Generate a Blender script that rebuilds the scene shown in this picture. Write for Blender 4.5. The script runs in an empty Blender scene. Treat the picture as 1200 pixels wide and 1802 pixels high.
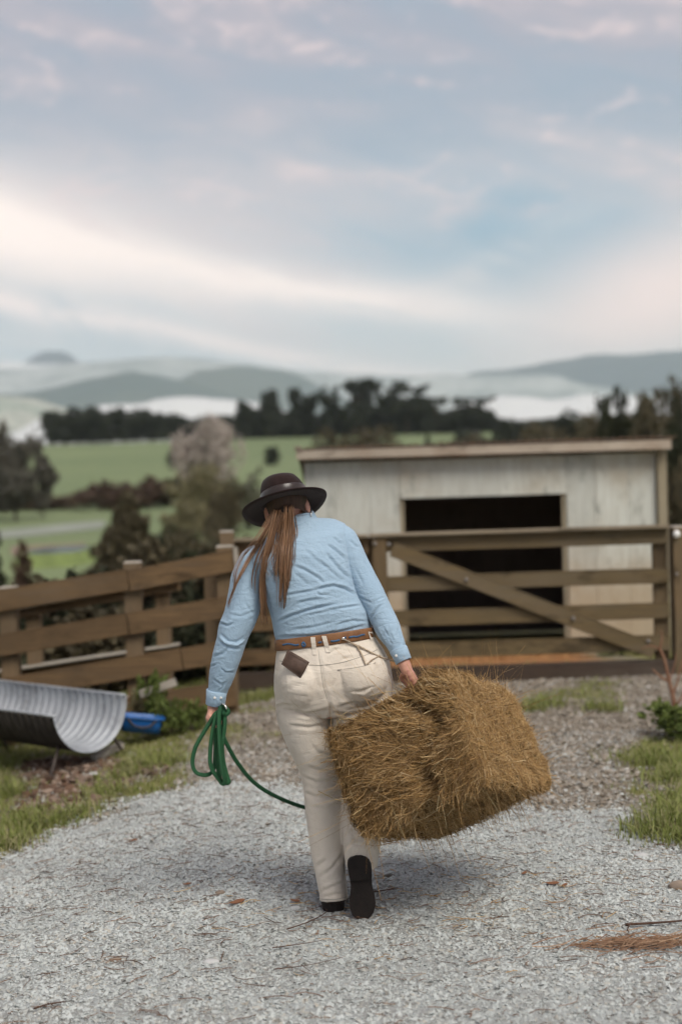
import bpy, bmesh, math
import numpy as np
from mathutils import Vector, Matrix
from mathutils.bvhtree import BVHTree

# ------------------------------------------------------------------ camera, sky, sun, exposure
SC = bpy.context.scene
COL = SC.collection
FPX = 50 / 36 * 1802                                   # 50 mm lens on a 36 mm tall frame
TILT = math.atan(81 / FPX); ROLL = math.radians(1.8); EYE = (0.0, 0.0, 1.66)
cam_data = bpy.data.cameras.new('camera'); cam = bpy.data.objects.new('camera', cam_data); COL.objects.link(cam)
cam_data.sensor_fit = 'VERTICAL'; cam_data.sensor_height = 36; cam_data.sensor_width = 24; cam_data.lens = 50
cam_data.clip_start = 0.1; cam_data.clip_end = 60000
cam_data.dof.use_dof = True; cam_data.dof.focus_distance = 5.18; cam_data.dof.aperture_fstop = 1.5
CF = Vector((0, math.cos(TILT), -math.sin(TILT))); CU0 = Vector((0, math.sin(TILT), math.cos(TILT)))
CR = math.cos(ROLL) * Vector((1, 0, 0)) - math.sin(ROLL) * CU0
CU = math.sin(ROLL) * Vector((1, 0, 0)) + math.cos(ROLL) * CU0
cam.matrix_world = Matrix.Translation(EYE) @ Matrix((CR, CU, -CF)).transposed().to_4x4()
SC.camera = cam

class X:                                               # tiny expression builder for math nodes
    def __init__(s, tree, sock): s.t, s.s = tree, sock
    def op(s, kind, *o):
        n = s.t.nodes.new('ShaderNodeMath'); n.operation = kind
        for i, v in enumerate((s,) + o):
            if isinstance(v, X): s.t.links.new(v.s, n.inputs[i])
            else: n.inputs[i].default_value = v
        return X(s.t, n.outputs[0])
    def __add__(s, o): return s.op('ADD', o)
    def __sub__(s, o): return s.op('SUBTRACT', o)
    def __mul__(s, o): return s.op('MULTIPLY', o)
    def __truediv__(s, o): return s.op('DIVIDE', o)
    __radd__ = __add__; __rmul__ = __mul__
    def clamp(s): return s.op('MAXIMUM', 0.0).op('MINIMUM', 1.0)
    def step(s, a, b):
        n = s.t.nodes.new('ShaderNodeMapRange'); n.interpolation_type = 'SMOOTHSTEP'
        s.t.links.new(s.s, n.inputs[0]); n.inputs[1].default_value = a; n.inputs[2].default_value = b
        return X(s.t, n.outputs[0])
    def gauss(s, w): return (s * s * (-1.0 / (w * w))).op('EXPONENT')
def mixc(t, fac, a, b):
    n = t.nodes.new('ShaderNodeMix'); n.data_type = 'RGBA'
    for i, v in ((0, fac), (6, a), (7, b)):
        if isinstance(v, X): v = v.s
        if hasattr(v, 'links'): t.links.new(v, n.inputs[i])
        elif i == 0: n.inputs[0].default_value = v
        else: n.inputs[i].default_value = (*v, 1) if len(v) == 3 else v
    return n.outputs[2]

SUN_EL, SUN_AZ = math.radians(52), math.radians(148)     # azimuth clockwise from +Y: behind the camera, to the right
world = bpy.data.worlds.new('World'); SC.world = world; world.use_nodes = True
wt = world.node_tree; wt.nodes.clear()
wo = wt.nodes.new('ShaderNodeOutputWorld'); bg = wt.nodes.new('ShaderNodeBackground'); bg.inputs[1].default_value = 0.1
wt.links.new(bg.outputs[0], wo.inputs[0])
sky = wt.nodes.new('ShaderNodeTexSky'); sky.sky_type = 'NISHITA'; sky.sun_disc = False
sky.sun_elevation = SUN_EL; sky.sun_rotation = SUN_AZ; sky.air_density = 1.0; sky.dust_density = 1.2; sky.ozone_density = 1.5
tc = wt.nodes.new('ShaderNodeTexCoord'); sep = wt.nodes.new('ShaderNodeSeparateXYZ'); wt.links.new(tc.outputs['Generated'], sep.inputs[0])
dx, dy, dz = (X(wt, sep.outputs[i]) for i in range(3))
el = dz.op('ARCSINE'); az = dx.op('ARCTAN2', dy)         # radians, 0 = straight ahead
def cloud_noise(sx, sy, rot, det, off, rough=0.6, dist=0.0):
    c = wt.nodes.new('ShaderNodeCombineXYZ')
    u = az * math.cos(rot) + el * math.sin(rot); v = el * math.cos(rot) - az * math.sin(rot)
    wt.links.new((u * sx).s, c.inputs[0]); wt.links.new((v * sy).s, c.inputs[1]); c.inputs[2].default_value = off
    n = wt.nodes.new('ShaderNodeTexNoise'); n.inputs['Scale'].default_value = 1; n.inputs['Detail'].default_value = det
    n.inputs['Roughness'].default_value = rough; n.inputs['Distortion'].default_value = dist
    wt.links.new(c.outputs[0], n.inputs['Vector']); return X(wt, n.outputs[0])
SK = 7.2                                               # colours below are radiance; background strength is 0.1
def rad(r, g, b): return (r * SK, g * SK, b * SK)
big = cloud_noise(3.0, 9.0, -0.30, 4, 3.1, 0.5, 0.4)
mid = cloud_noise(9.0, 30.0, -0.22, 5, 8.7, 0.55, 0.8)
wisp = cloud_noise(26, 60.0, 0.15, 4, 1.9, 0.6, 1.2)
wob = (big - 0.5) * 0.06 + (mid - 0.5) * 0.022
high = el.step(0.05, 0.30)
# thin veil: lavender grey up high, pale blue-green low down
veil = mixc(wt, high, rad(.52, .61, .64), rad(.37, .345, .395))
base = mixc(wt, 0.88, sky.outputs[0], veil)
blue = mixc(wt, (mid * 0.5 + big * 0.9 - 0.2).step(0.22, 0.58), rad(.26, .345, .445), base)
bx, by = (az - 0.115) * (1 / 0.13), (el - 0.160 + wob) * (1 / 0.045)
gap = ((bx * bx + by * by) * -1.0).op('EXPONENT') * (mid * 0.8 + 0.35).clamp()
blue = mixc(wt, gap * 0.95, blue, rad(.10, .33, .49))
soft = (big * 0.7 + mid * 0.45).step(0.50, 0.78)
c1 = mixc(wt, soft * 0.65, blue, rad(.62, .525, .54))
# the long bright streak falling to the right, and its companions
l1 = el + az * 0.21 - 0.1255 + wob
streak = l1.gauss(0.014) * az.step(0.20, 0.02) * (mid * 0.9 + wisp * 0.35).step(0.25, 0.60)
broad = (l1 + 0.004).gauss(0.036) * az.step(0.05, -0.24) * (mid * 0.7 + big * 0.5).step(0.25, 0.62)
hook = (el - az * 0.42 - 0.092 + wob).gauss(0.012) * az.step(0.0, 0.08) * az.step(0.22, 0.10) * (mid + 0.1).step(0.35, 0.7)
l2 = el - az * 0.28 - 0.042 + wob * 0.9
glow = l2.gauss(0.042) * az.step(0.06, 0.22)
l3 = el + az * 0.21 - 0.072 + wob * 0.6
low = l3.gauss(0.009) * (mid + wisp * 0.5).step(0.40, 0.80)
c2 = mixc(wt, (broad * 0.95).clamp(), c1, rad(1.16, .99, .90))
c3 = mixc(wt, (streak * 0.9).clamp(), c2, rad(1.16, .99, .90))
c3 = mixc(wt, (hook * 0.5).clamp(), c3, rad(.80, .715, .69))
c4 = mixc(wt, (glow * 0.9).clamp(), c3, rad(1.10, .85, .77))
c5 = mixc(wt, (low * 0.75).clamp(), c4, rad(1.12, .93, .86))
puff = (wisp * 0.55 + mid * 0.6).step(0.60, 0.78) * el.step(0.10, 0.24)
c6 = mixc(wt, puff * 0.6, c5, rad(.82, .65, .64))
hz = mixc(wt, el.step(0.075, -0.01) * 0.5, c6, rad(.58, .61, .62))
gnd = mixc(wt, el.step(-0.02, -0.06), hz, rad(.20, .21, .20))
wt.links.new(gnd, bg.inputs[0])

sun_d = bpy.data.lights.new('sun', 'SUN'); sun = bpy.data.objects.new('sun', sun_d); COL.objects.link(sun)
sun_d.energy = 1.9; sun_d.angle = math.radians(30); sun_d.color = (1.0, 0.95, 0.86)
sdir = Vector((math.sin(SUN_AZ) * math.cos(SUN_EL), math.cos(SUN_AZ) * math.cos(SUN_EL), math.sin(SUN_EL)))
sun.rotation_euler = sdir.to_track_quat('Z', 'Y').to_euler()

SC.view_settings.view_transform = 'Standard'; SC.view_settings.look = 'None'
SC.view_settings.exposure = 0.74; SC.view_settings.gamma = 1.0
SC.render.engine = 'CYCLES'
SC.cycles.use_denoising = True; SC.cycles.use_adaptive_sampling = True; SC.cycles.adaptive_threshold = .035; SC.cycles.adaptive_min_samples = 16; world.cycles.sampling_method = 'MANUAL'; world.cycles.sample_map_resolution = 256; SC.cycles.max_bounces = 6; SC.cycles.diffuse_bounces = 2; SC.cycles.glossy_bounces = 2
SC.cycles.transmission_bounces = 4; SC.cycles.volume_bounces = 2; SC.cycles.transparent_max_bounces = 8
SC.cycles.caustics_reflective = False; SC.cycles.caustics_refractive = False

# ------------------------------------------------------------------ helpers
R = np.random.default_rng(7)
nF, nR, nU, nE = (np.array(v) for v in (CF, CR, CU, EYE))
def ray(px, py): return nF + (px - 600) / FPX * nR + (901 - py) / FPX * nU
def P(px, py, Y):                                       # the point seen at that place of the photo, Y metres off
    d = ray(px, py); return nE + d * (Y / d[1])
def project(v):
    d = np.asarray(v, float) - nE; w = d @ nF
    return 600 + FPX * (d @ nR) / w, 901 - FPX * (d @ nU) / w
def sstep(a, b, x): t = np.clip((x - a) / (b - a), 0, 1); return t * t * (3 - 2 * t)
_h = np.random.default_rng(99).random((256, 256))
def vnoise(x, y):
    xi, yi = np.floor(x).astype(int), np.floor(y).astype(int); fx, fy = x - xi, y - yi
    fx, fy = fx * fx * (3 - 2 * fx), fy * fy * (3 - 2 * fy); g = lambda a, b: _h[a & 255, b & 255]
    return (g(xi, yi) * (1 - fx) + g(xi + 1, yi) * fx) * (1 - fy) + (g(xi, yi + 1) * (1 - fx) + g(xi + 1, yi + 1) * fx) * fy
def fbm(x, y, o=4):
    s = 0; a = .5
    for i in range(o): s = s + a * vnoise(x * 2 ** i + 17 * i, y * 2 ** i + 5 * i); a *= .5
    return s / (1 - .5 ** o)
def noise3(p, f):                                        # cheap smooth 3-d noise in about -1..1
    x, y, z = (p * f).T
    return (vnoise(x + z * .71, y + 31.3) + vnoise(y + x * .37 + 11, z + 7.7) + vnoise(z + y * .53 + 5, x + 3.1)) / 1.5 - 1

def mesh_np(name, v, faces, smooth=True):
    me = bpy.data.meshes.new(name); v = np.asarray(v, np.float32)
    if not isinstance(faces, (list, tuple)) or (len(faces) and isinstance(faces[0], np.ndarray) and faces[0].ndim == 2):
        fl = [faces] if isinstance(faces, np.ndarray) else list(faces)
        loops = np.concatenate([f.ravel() for f in fl]).astype(np.int32)
        tot = np.concatenate([np.full(len(f), f.shape[1]) for f in fl]).astype(np.int32)
    else:
        loops = np.array([i for f in faces for i in f], np.int32); tot = np.array([len(f) for f in faces], np.int32)
    me.vertices.add(len(v)); me.vertices.foreach_set('co', v.ravel())
    me.loops.add(len(loops)); me.loops.foreach_set('vertex_index', loops)
    me.polygons.add(len(tot)); me.polygons.foreach_set('loop_start', np.concatenate([[0], np.cumsum(tot)[:-1]]).astype(np.int32))
    me.polygons.foreach_set('use_smooth', np.full(len(tot), smooth)); me.update(calc_edges=True); me.validate(); return me
def tag(o, label=None, cat=None, group=None, kind=None):
    for k, v in (('label', label), ('category', cat), ('group', group), ('kind', kind)):
        if v: o[k] = v
    return o
def link(name, me, mat, parent=None, **kw):
    o = bpy.data.objects.new(name, me); COL.objects.link(o)
    if mat and not me.materials: me.materials.append(mat)
    if parent is not None:
        o.parent = parent; q = parent; off = Vector((0, 0, 0))
        while q is not None: off += q.location; q = q.parent
        if not parent.get('local'): o.location = -off
    return tag(o, **kw)
def obj(name, v, f, mat, parent=None, smooth=True, **kw): return link(name, mesh_np(name, v, f, smooth), mat, parent, **kw)
def empty(name, loc, **kw):
    o = bpy.data.objects.new(name, None); COL.objects.link(o); o.location = [float(c) for c in loc]; o.empty_display_size = .1; return tag(o, **kw)

class MB:                                                # mesh collector
    def __init__(s): s.v, s.f, s.n = [], [], 0
    def add(s, v, f):
        v = np.asarray(v, float); s.v.append(v); s.f += [tuple(int(i) + s.n for i in q) for q in f]; s.n += len(v); return s
    def build(s, name, mat, parent=None, smooth=True, **kw): return obj(name, np.concatenate(s.v), s.f, mat, parent, smooth, **kw)
    def box(s, c, h, M=None, j=0):
        c = np.array(c, float); M = np.eye(3) if M is None else M
        q = np.array([[x, y, z] for z in (-1, 1) for y in (-1, 1) for x in (-1, 1)], float) * h
        if j: q = q + R.uniform(-j, j, q.shape)
        return s.add(c + q @ M.T, [(0, 2, 3, 1), (4, 5, 7, 6), (0, 1, 5, 4), (2, 6, 7, 3), (0, 4, 6, 2), (1, 3, 7, 5)])
    def tube(s, pts, rad, n=8, caps=True, flat=None):
        v, f = tube(pts, rad, n, caps, flat); return s.add(v, f)
    def loft(s, rings):
        v, f = loft(rings); return s.add(v, f)
def loft(rings):                                         # rings: list of (n,3) arrays, closed with fans
    n = len(rings[0]); v = np.concatenate(rings); f = []
    for k in range(len(rings) - 1):
        for i in range(n):
            j = (i + 1) % n; f.append((k * n + i, k * n + j, k * n + n + j, k * n + n + i))
    f.append(tuple(range(n - 1, -1, -1))); f.append(tuple(range((len(rings) - 1) * n, len(rings) * n))); return v, f
def ring(c, A, B, n=28, e=1.0):
    t = np.linspace(0, 2 * np.pi, n, endpoint=False); ct, st = np.cos(t), np.sin(t)
    ct = np.sign(ct) * abs(ct) ** e; st = np.sign(st) * abs(st) ** e
    return np.asarray(c) + ct[:, None] * np.asarray(A) + st[:, None] * np.asarray(B)
def tube(pts, rad, n=8, caps=True, flat=None):
    pts = np.asarray(pts, float); rad = np.broadcast_to(rad, len(pts)); T = np.gradient(pts, axis=0); T /= np.linalg.norm(T, axis=1)[:, None] + 1e-12
    up = np.array([0, 0, 1.]) if abs(T[0][2]) < .9 else np.array([1., 0, 0]); rings = []
    a = np.cross(T[0], up); a /= np.linalg.norm(a)
    for k in range(len(pts)):
        a = a - T[k] * (a @ T[k]); a /= np.linalg.norm(a); b = np.cross(T[k], a)
        rings.append(ring(pts[k], a * rad[k], b * rad[k], n))
    return loft(rings)
def spline(pts, n):                                      # Catmull-Rom resample
    p = np.asarray(pts, float); p = np.vstack([2 * p[0] - p[1], p, 2 * p[-1] - p[-2]]); m = len(p) - 3
    t = np.linspace(0, m - 1e-9, n); i = t.astype(int); u = (t - i)[:, None]
    a, b, c, d = p[i], p[i + 1], p[i + 2], p[i + 3]
    return .5 * (2 * b + (c - a) * u + (2 * a - 5 * b + 4 * c - d) * u ** 2 + (3 * b - a - 3 * c + d) * u ** 3)
def rotz(a): c, s = math.cos(a), math.sin(a); return np.array([[c, -s, 0], [s, c, 0], [0, 0, 1]])
def rotx(a): c, s = math.cos(a), math.sin(a); return np.array([[1, 0, 0], [0, c, -s], [0, s, c]])
def roty(a): c, s = math.cos(a), math.sin(a); return np.array([[c, 0, s], [0, 1, 0], [-s, 0, c]])
def ellipsoid(c, r, M=None, n=20, m=12):
    M = np.eye(3) if M is None else M; rs = []
    for k in range(m + 1):
        ph = np.pi * (k + .02) / (m + .04) - np.pi / 2
        rs.append(ring((0, 0, math.sin(ph) * r[2]), (max(math.cos(ph), .02) * r[0], 0, 0), (0, max(math.cos(ph), .02) * r[1], 0), n) @ M.T + np.asarray(c))
    return loft(rs)

# ------------------------------------------------------------------ materials
def new_mat(name):
    m = bpy.data.materials.new(name); m.use_nodes = True; return m, m.node_tree, m.node_tree.nodes['Principled BSDF']
def nz(t, scale, det=4, rough=.55, coord='Object', stretch=None, dist=0, off=0):
    c = t.nodes.new('ShaderNodeTexCoord'); n = t.nodes.new('ShaderNodeTexNoise')
    n.inputs['Scale'].default_value = scale; n.inputs['Detail'].default_value = det; n.inputs['Roughness'].default_value = rough; n.inputs['Distortion'].default_value = dist
    mp = t.nodes.new('ShaderNodeMapping'); t.links.new(c.outputs[coord], mp.inputs[0]); t.links.new(mp.outputs[0], n.inputs['Vector'])
    if stretch: mp.inputs['Scale'].default_value = stretch
    mp.inputs['Location'].default_value = (off, off * .7, off * 1.3); return X(t, n.outputs[0])
def isl(t):
    g = t.nodes.new('ShaderNodeNewGeometry'); return X(t, g.outputs['Random Per Island'])
def bump(t, b, h, strength, dist=.01):
    n = t.nodes.new('ShaderNodeBump'); n.inputs['Strength'].default_value = strength; n.inputs['Distance'].default_value = dist
    t.links.new(h.s, n.inputs['Height']); t.links.new(n.outputs[0], b.inputs['Normal'])
def simple(name, col, rough=.8, var=.25, scale=6, col2=None, bmp=0, bscale=60, metal=0, spec=.3, stretch=None, sheen=0, bdist=.004):
    m, t, b = new_mat(name); n = nz(t, scale, 5, .6, stretch=stretch)
    c2 = col2 or tuple(c * (1 - var) for c in col)
    t.links.new(mixc(t, n.step(.32, .68), col, c2), b.inputs['Base Color'])
    b.inputs['Roughness'].default_value = rough; b.inputs['Metallic'].default_value = metal; b.inputs['Specular IOR Level'].default_value = spec
    if sheen: b.inputs['Sheen Weight'].default_value = sheen
    if bmp: bump(t, b, nz(t, bscale, 4, .6, stretch=stretch), bmp, bdist)
    return m
def island_mat(name, cols, rough=.8, spec=.25, trans=0, scale=0):
    m, t, b = new_mat(name); r = isl(t); cr = t.nodes.new('ShaderNodeValToRGB'); cr.color_ramp.interpolation = 'LINEAR'
    e = cr.color_ramp.elements
    while len(e) < len(cols): e.new(.5)
    for i, c in enumerate(cols): e[i].position = i / (len(cols) - 1); e[i].color = (*c, 1)
    t.links.new(r.s, cr.inputs[0]); col = cr.outputs[0]
    if scale: col = mixc(t, nz(t, scale, 3).step(.3, .7) * .45, col, tuple(np.array(cols[0]) * .6))
    t.links.new(col, b.inputs['Base Color']); b.inputs['Roughness'].default_value = rough; b.inputs['Specular IOR Level'].default_value = spec
    if trans:
        o = t.nodes['Material Output']; tr = t.nodes.new('ShaderNodeBsdfTranslucent'); mx = t.nodes.new('ShaderNodeMixShader'); mx.inputs[0].default_value = trans
        t.links.new(col, tr.inputs[0]); t.links.new(b.outputs[0], mx.inputs[1]); t.links.new(tr.outputs[0], mx.inputs[2]); t.links.new(mx.outputs[0], o.inputs[0])
    return m
def wood(name, c1, c2, c3, axis=0, rough=.85):
    m, t, b = new_mat(name); st = [14, 14, 14]; st[axis] = .9
    g = nz(t, 3.0, 6, .65, stretch=tuple(st), dist=.6); s = nz(t, 1.6, 4, .6, off=3.3); k = nz(t, 34, 3, .6, stretch=tuple(x * .3 if x > 1 else .12 for x in st))
    a = mixc(t, g.step(.30, .72), c1, c2); a = mixc(t, s.step(.45, .78) * .75, a, c3); a = mixc(t, k.step(.58, .74) * .5, a, tuple(x * .45 for x in c2))
    w_ = nz(t, .9, 5, .65, off=7.7, stretch=tuple(1.0 if x > 1 else .35 for x in st)); a = mixc(t, (w_ * .7 + g * .35)  .step(.48, .66) * .6, a, tuple(.5 * x + .5 * y for x, y in zip(c1, (.20, .18, .15))))
    a = mixc(t, nz(t, 3.4, 5, .7, off=1.7, stretch=tuple(1.6 if x > 1 else .7 for x in st)).step(.54, .68) * .7, a, tuple(x * .4 for x in c2))
    oi = t.nodes.new('ShaderNodeObjectInfo'); rnd = X(t, oi.outputs['Random'])
    a = mixc(t, rnd * .35, a, tuple(x * .6 for x in c1)); t.links.new(a, b.inputs['Base Color'])
    b.inputs['Roughness'].default_value = rough; b.inputs['Specular IOR Level'].default_value = .2; bump(t, b, g * .7 + k * .5, .5, .006); return m

# ------------------------------------------------------------------ terrain
_py = [-60, 11.3, 14, 20, 45, 95, 130, 180, 230, 260, 285, 330, 450, 900, 30000]
_pz = [0, 0, -.27, -.5, -1.0, -1.0, -.2, 2.2, 5.7, 7.4, 7.9, 6, -5, -20, -60]
def ground_z(x, y):
    x, y = np.asarray(x, float), np.asarray(y, float)
    k = .3; q = -(x + .75); sp = k * np.log1p(np.exp(np.clip(q / k, -30, 30)))
    left = -.13 * np.minimum(sp, 6) * sstep(60, 20, y)
    t = np.interp(y, _py, _pz); w = np.clip((y - 14) * .25, 0, 25)
    for d in (-1., -.5, .5, 1.): t = t + np.interp(y + d * w, _py, _pz)
    near = .022 * (fbm(x * 1.7, y * 1.7) - .5) + .02 * (fbm(x * .5 + 9, y * .5) - .5)
    far = (fbm(x * .02, y * .02) - .5) * np.clip((y - 40) / 60, 0, 1) * 1.2
    return t / 5 + left + near + far
def G(px, py):                                           # where that place of the photo meets the ground
    d = ray(px, py); p = nE + d * ((0 - nE[2]) / d[2])
    for _ in range(12): p = nE + d * ((float(ground_z(p[0], p[1])) - nE[2]) / d[2])
    return p
def poly_sd(x, y, poly):                                 # signed distance, positive inside
    d = np.full(x.shape, 1e9); ins = np.zeros(x.shape, bool); n = len(poly)
    for i in range(n):
        (ax, ay), (bx, by) = poly[i], poly[(i + 1) % n]; ex, ey = bx - ax, by - ay
        t = np.clip(((x - ax) * ex + (y - ay) * ey) / (ex * ex + ey * ey + 1e-12), 0, 1)
        d = np.minimum(d, np.hypot(x - ax - t * ex, y - ay - t * ey))
        ins ^= ((ay > y) != (by > y)) & (x < ex * (y - ay) / (ey + 1e-12 * (ey == 0)) + ax)
    return np.where(ins, d, -d)
g2 = lambda L: [tuple(G(*q)[:2]) for q in L]
WHITE = g2([(-60, 1545), (0, 1515), (110, 1465), (230, 1412), (330, 1390), (450, 1380), (600, 1386), (760, 1398), (930, 1416), (1080, 1430), (1150, 1488), (1210, 1508), (1300, 1560)]) + [(2.6, 3.6), (3, -4), (-3.2, -4), (-2.4, 4.6)]
GRASS_L = g2([(-500, 1500), (0, 1517), (110, 1467), (230, 1414), (330, 1390), (290, 1345), (345, 1305), (345, 1268), (360, 1243), (120, 1240), (-500, 1260)]) + [(-6, 5)]
GRASS_R = g2([(1035, 1350), (1100, 1300), (1180, 1262), (1300, 1225), (1500, 1220), (1500, 1600), (1300, 1560), (1210, 1508), (1150, 1488), (1090, 1425), (1090, 1385)])
GRASS_C = g2([(395, 1243), (430, 1222), (500, 1218), (500, 1232), (430, 1245)])
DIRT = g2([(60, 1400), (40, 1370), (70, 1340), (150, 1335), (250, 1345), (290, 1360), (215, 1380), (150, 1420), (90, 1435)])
def zones(x, y):
    n = (fbm(x * 5, y * 5) - .5) * .35 + (fbm(x * 1.6 + 4, y * 1.6) - .5) * .3
    w = sstep(-.22, .16, poly_sd(x, y, WHITE) + n * (.45 + 1.1 * sstep(6.2, 7.2, y)))
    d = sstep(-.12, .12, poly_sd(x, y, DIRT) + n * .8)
    gl = sstep(-.12, .10, poly_sd(x, y, GRASS_L) + n * .6) * (1 - d)
    gr = sstep(-.10, .22, poly_sd(x, y, GRASS_R) + n * 2.6 - .12)
    gc = sstep(-.1, .1, poly_sd(x, y, GRASS_C) + n * .8)
    patch = sstep(.60, .72, fbm(x * 1.1 + 3, y * 2.2 + 8)) * sstep(8.2, 9.5, y) * .9
    far = sstep(11.0, 11.8, y + n) * .85 * np.where((x > .1) & (x < 2.6) & (y < 14.2), .12, 1.) + sstep(-3.2, -4.2, x + n) + sstep(2.4, 3.2, x + n) * sstep(7, 7.6, y)
    g = np.clip(np.maximum.reduce([gl, gr, gc, patch, far]), 0, 1) * (1 - w) * (1 - d)
    return w, g, d
def axis(a, b, st, lo, hi, r=1.13):
    L = list(np.arange(a, b + 1e-6, st)); s = st; v = b
    while v < hi: s *= r; v += s; L.append(v)
    s = st; v = a
    while v > lo: s *= r; v -= s; L.insert(0, v)
    return np.array(L)
xs = axis(-4.5, 4.5, .05, -30000, 30000); ys = axis(3.6, 12.5, .05, -60, 32000)
GX, GY = np.meshgrid(xs, ys); gx, gy = GX.ravel(), GY.ravel(); gz = ground_z(gx, gy)
nx, ny = len(xs), len(ys); I = np.arange(nx * ny).reshape(ny, nx)
quads = np.stack([I[:-1, :-1], I[:-1, 1:], I[1:, 1:], I[1:, :-1]], -1).reshape(-1, 4)
W_, G_, D_ = zones(gx, gy)

m, t, b = new_mat('ground_mat')
def att(t, n): a = t.nodes.new('ShaderNodeAttribute'); a.attribute_name = n; return X(t, a.outputs['Fac'])
n1, n2, n3 = nz(t, 7, 6, .65), nz(t, .05, 5, .55, off=4), nz(t, 60, 4, .7)
soil = mixc(t, n1.step(.3, .7), (.24, .205, .155), (.17, .14, .105)); soil = mixc(t, n3.step(.4, .7) * .6, soil, (.30, .27, .23))
turf = mixc(t, nz(t, 3, 5).step(.3, .7), (.19, .18, .065), (.13, .125, .05))
field = mixc(t, n2.step(.34, .66), (.175, .215, .11), (.145, .185, .095)); field = mixc(t, nz(t, .35, 5).step(.4, .7) * .5, field, (.19, .22, .12))
gq = t.nodes.new('ShaderNodeNewGeometry'); sp_ = t.nodes.new('ShaderNodeSeparateXYZ'); t.links.new(gq.outputs['Position'], sp_.inputs[0])
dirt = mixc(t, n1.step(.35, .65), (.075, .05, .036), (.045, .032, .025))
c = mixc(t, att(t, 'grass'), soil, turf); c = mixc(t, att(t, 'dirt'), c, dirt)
orange = mixc(t, n1.step(.3, .7), (.36, .17, .07), (.22, .12, .06)); c = mixc(t, att(t, 'clay'), c, orange)
c = mixc(t, X(t, sp_.outputs[1]).step(18, 40), c, field); t.links.new(c, b.inputs['Base Color']); b.inputs['Roughness'].default_value = .95; b.inputs['Specular IOR Level'].default_value = .1
bump(t, b, n1 + n3 * .6, .6, .02); M_GROUND = m
ground = obj('ground', np.stack([gx, gy, gz], 1), quads, M_GROUND, kind='structure', label='sloping farm ground and green paddocks reaching to the hills')
clay = sstep(.5, 0, abs(gx - 1.25) - .75) * sstep(2.0, 1.0, abs(gy - 12.9))
for k, a in (('grass', G_), ('dirt', D_), ('clay', clay)):
    ground.data.attributes.new(k, 'FLOAT', 'POINT').data.foreach_set('value', a.astype(np.float32))
# the pale gravel drive: its own sheet just above the soil
keep = W_ > .62; qk = quads[keep[quads].all(1)]; used = np.unique(qk); mp_ = np.full(nx * ny, -1); mp_[used] = np.arange(len(used))
m, t, b = new_mat('gravel_base'); v1 = nz(t, 90, 4, .7); v2 = nz(t, 4, 5, .6)
t.links.new(mixc(t, v2.step(.35, .7) * .5, mixc(t, v1.step(.35, .65), (.42, .45, .445), (.31, .32, .31)), (.20, .18, .155)), b.inputs['Base Color']); b.inputs['Roughness'].default_value = .95
bump(t, b, v1, 1, .01)
obj('gravel_drive', np.stack([gx, gy, gz + .005], 1)[used], mp_[qk], m, kind='structure', label='pale crushed gravel drive leading to the gate')

def chips(n, sampler, smin, smax, seed):                 # crushed stones: jittered little blocks lying on the ground
    r = np.random.default_rng(seed); x, y = sampler(r, n); n = len(x)
    s = smin + (smax - smin) * r.random(n) ** 3.0
    q = np.array([(1, 0, 0), (-1, 0, 0), (0, 1, 0), (0, -1, 0), (0, 0, 1), (0, 0, -1)], float)
    v = (q[None] + r.uniform(-.38, .38, (n, 6, 3))) * (s[:, None] * np.stack([r.uniform(.8, 1.35, n), r.uniform(.6, 1.05, n), r.uniform(.28, .52, n)], 1))[:, None, :] * .66
    a = r.uniform(0, 6.28, n); tx, ty = r.normal(0, .35, n), r.normal(0, .35, n)
    def rot(v, i, j, a): c, s_ = np.cos(a)[:, None], np.sin(a)[:, None]; vi, vj = v[..., i] * c - v[..., j] * s_, v[..., i] * s_ + v[..., j] * c; v[..., i], v[..., j] = vi, vj
    rot(v, 1, 2, tx); rot(v, 0, 2, ty); rot(v, 0, 1, a)
    v += np.stack([x, y, ground_z(x, y) + .004 + s * .12], 1)[:, None, :]
    f = np.array([(0, 2, 4), (2, 1, 4), (1, 3, 4), (3, 0, 4), (2, 0, 5), (1, 2, 5), (3, 1, 5), (0, 3, 5)])
    return v.reshape(-1, 3), (f[None] + (np.arange(n) * 6)[:, None, None]).reshape(-1, 3)
def wedge(y0, y1, zone, pad=.35, p=1.0):                 # points in the part of the ground the lens takes in, and a margin
    def s(r, n):
        y = y0 + (y1 - y0) * r.random(n * 3) ** p; x = r.uniform(-1, 1, n * 3) * (.25 * y1 + pad); k = abs(x) < .25 * y + pad
        x, y = x[k], y[k]; w, g, d = zones(x, y); z = dict(w=np.maximum(w, .10 * (1 - g) * (y > 6.5)), b=np.maximum(1 - w, .06) * (1 - g * .9), g=g, d=d)[zone]
        k = r.random(len(x)) < z; return x[k][:n], y[k][:n]
    return s
M_WS = island_mat('white_stone', [(.49, .52, .505), (.44, .47, .455), (.53, .555, .54), (.40, .42, .405), (.48, .50, .475), (.46, .49, .48), (.17, .155, .13), (.52, .545, .53), (.47, .495, .48), (.38, .345, .29), (.50, .53, .515)], .9, .2, 0, 1.4)
M_BS = island_mat('brown_stone', [(.30, .265, .215), (.22, .19, .155), (.36, .33, .285), (.16, .13, .10), (.27, .225, .17), (.42, .41, .38)], .9, .2)
v, f = chips(160000, wedge(3.7, 8.6, 'w', .3, .85), .0052, .019, 1); obj('white_gravel', v, f, M_WS, smooth=False, kind='stuff', label='loose pale crushed stones covering the drive', category='gravel') if 0 else tag(obj('white_gravel', v, f, M_WS, smooth=False), 'loose pale crushed stones covering the drive', 'gravel', kind='stuff')
v, f = chips(48000, wedge(6.3, 11.0, 'b', .4, .9), .006, .030, 2); tag(obj('brown_gravel', v, f, M_BS, smooth=False), 'greyish brown worn gravel between drive and gate', 'gravel', kind='stuff')
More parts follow.
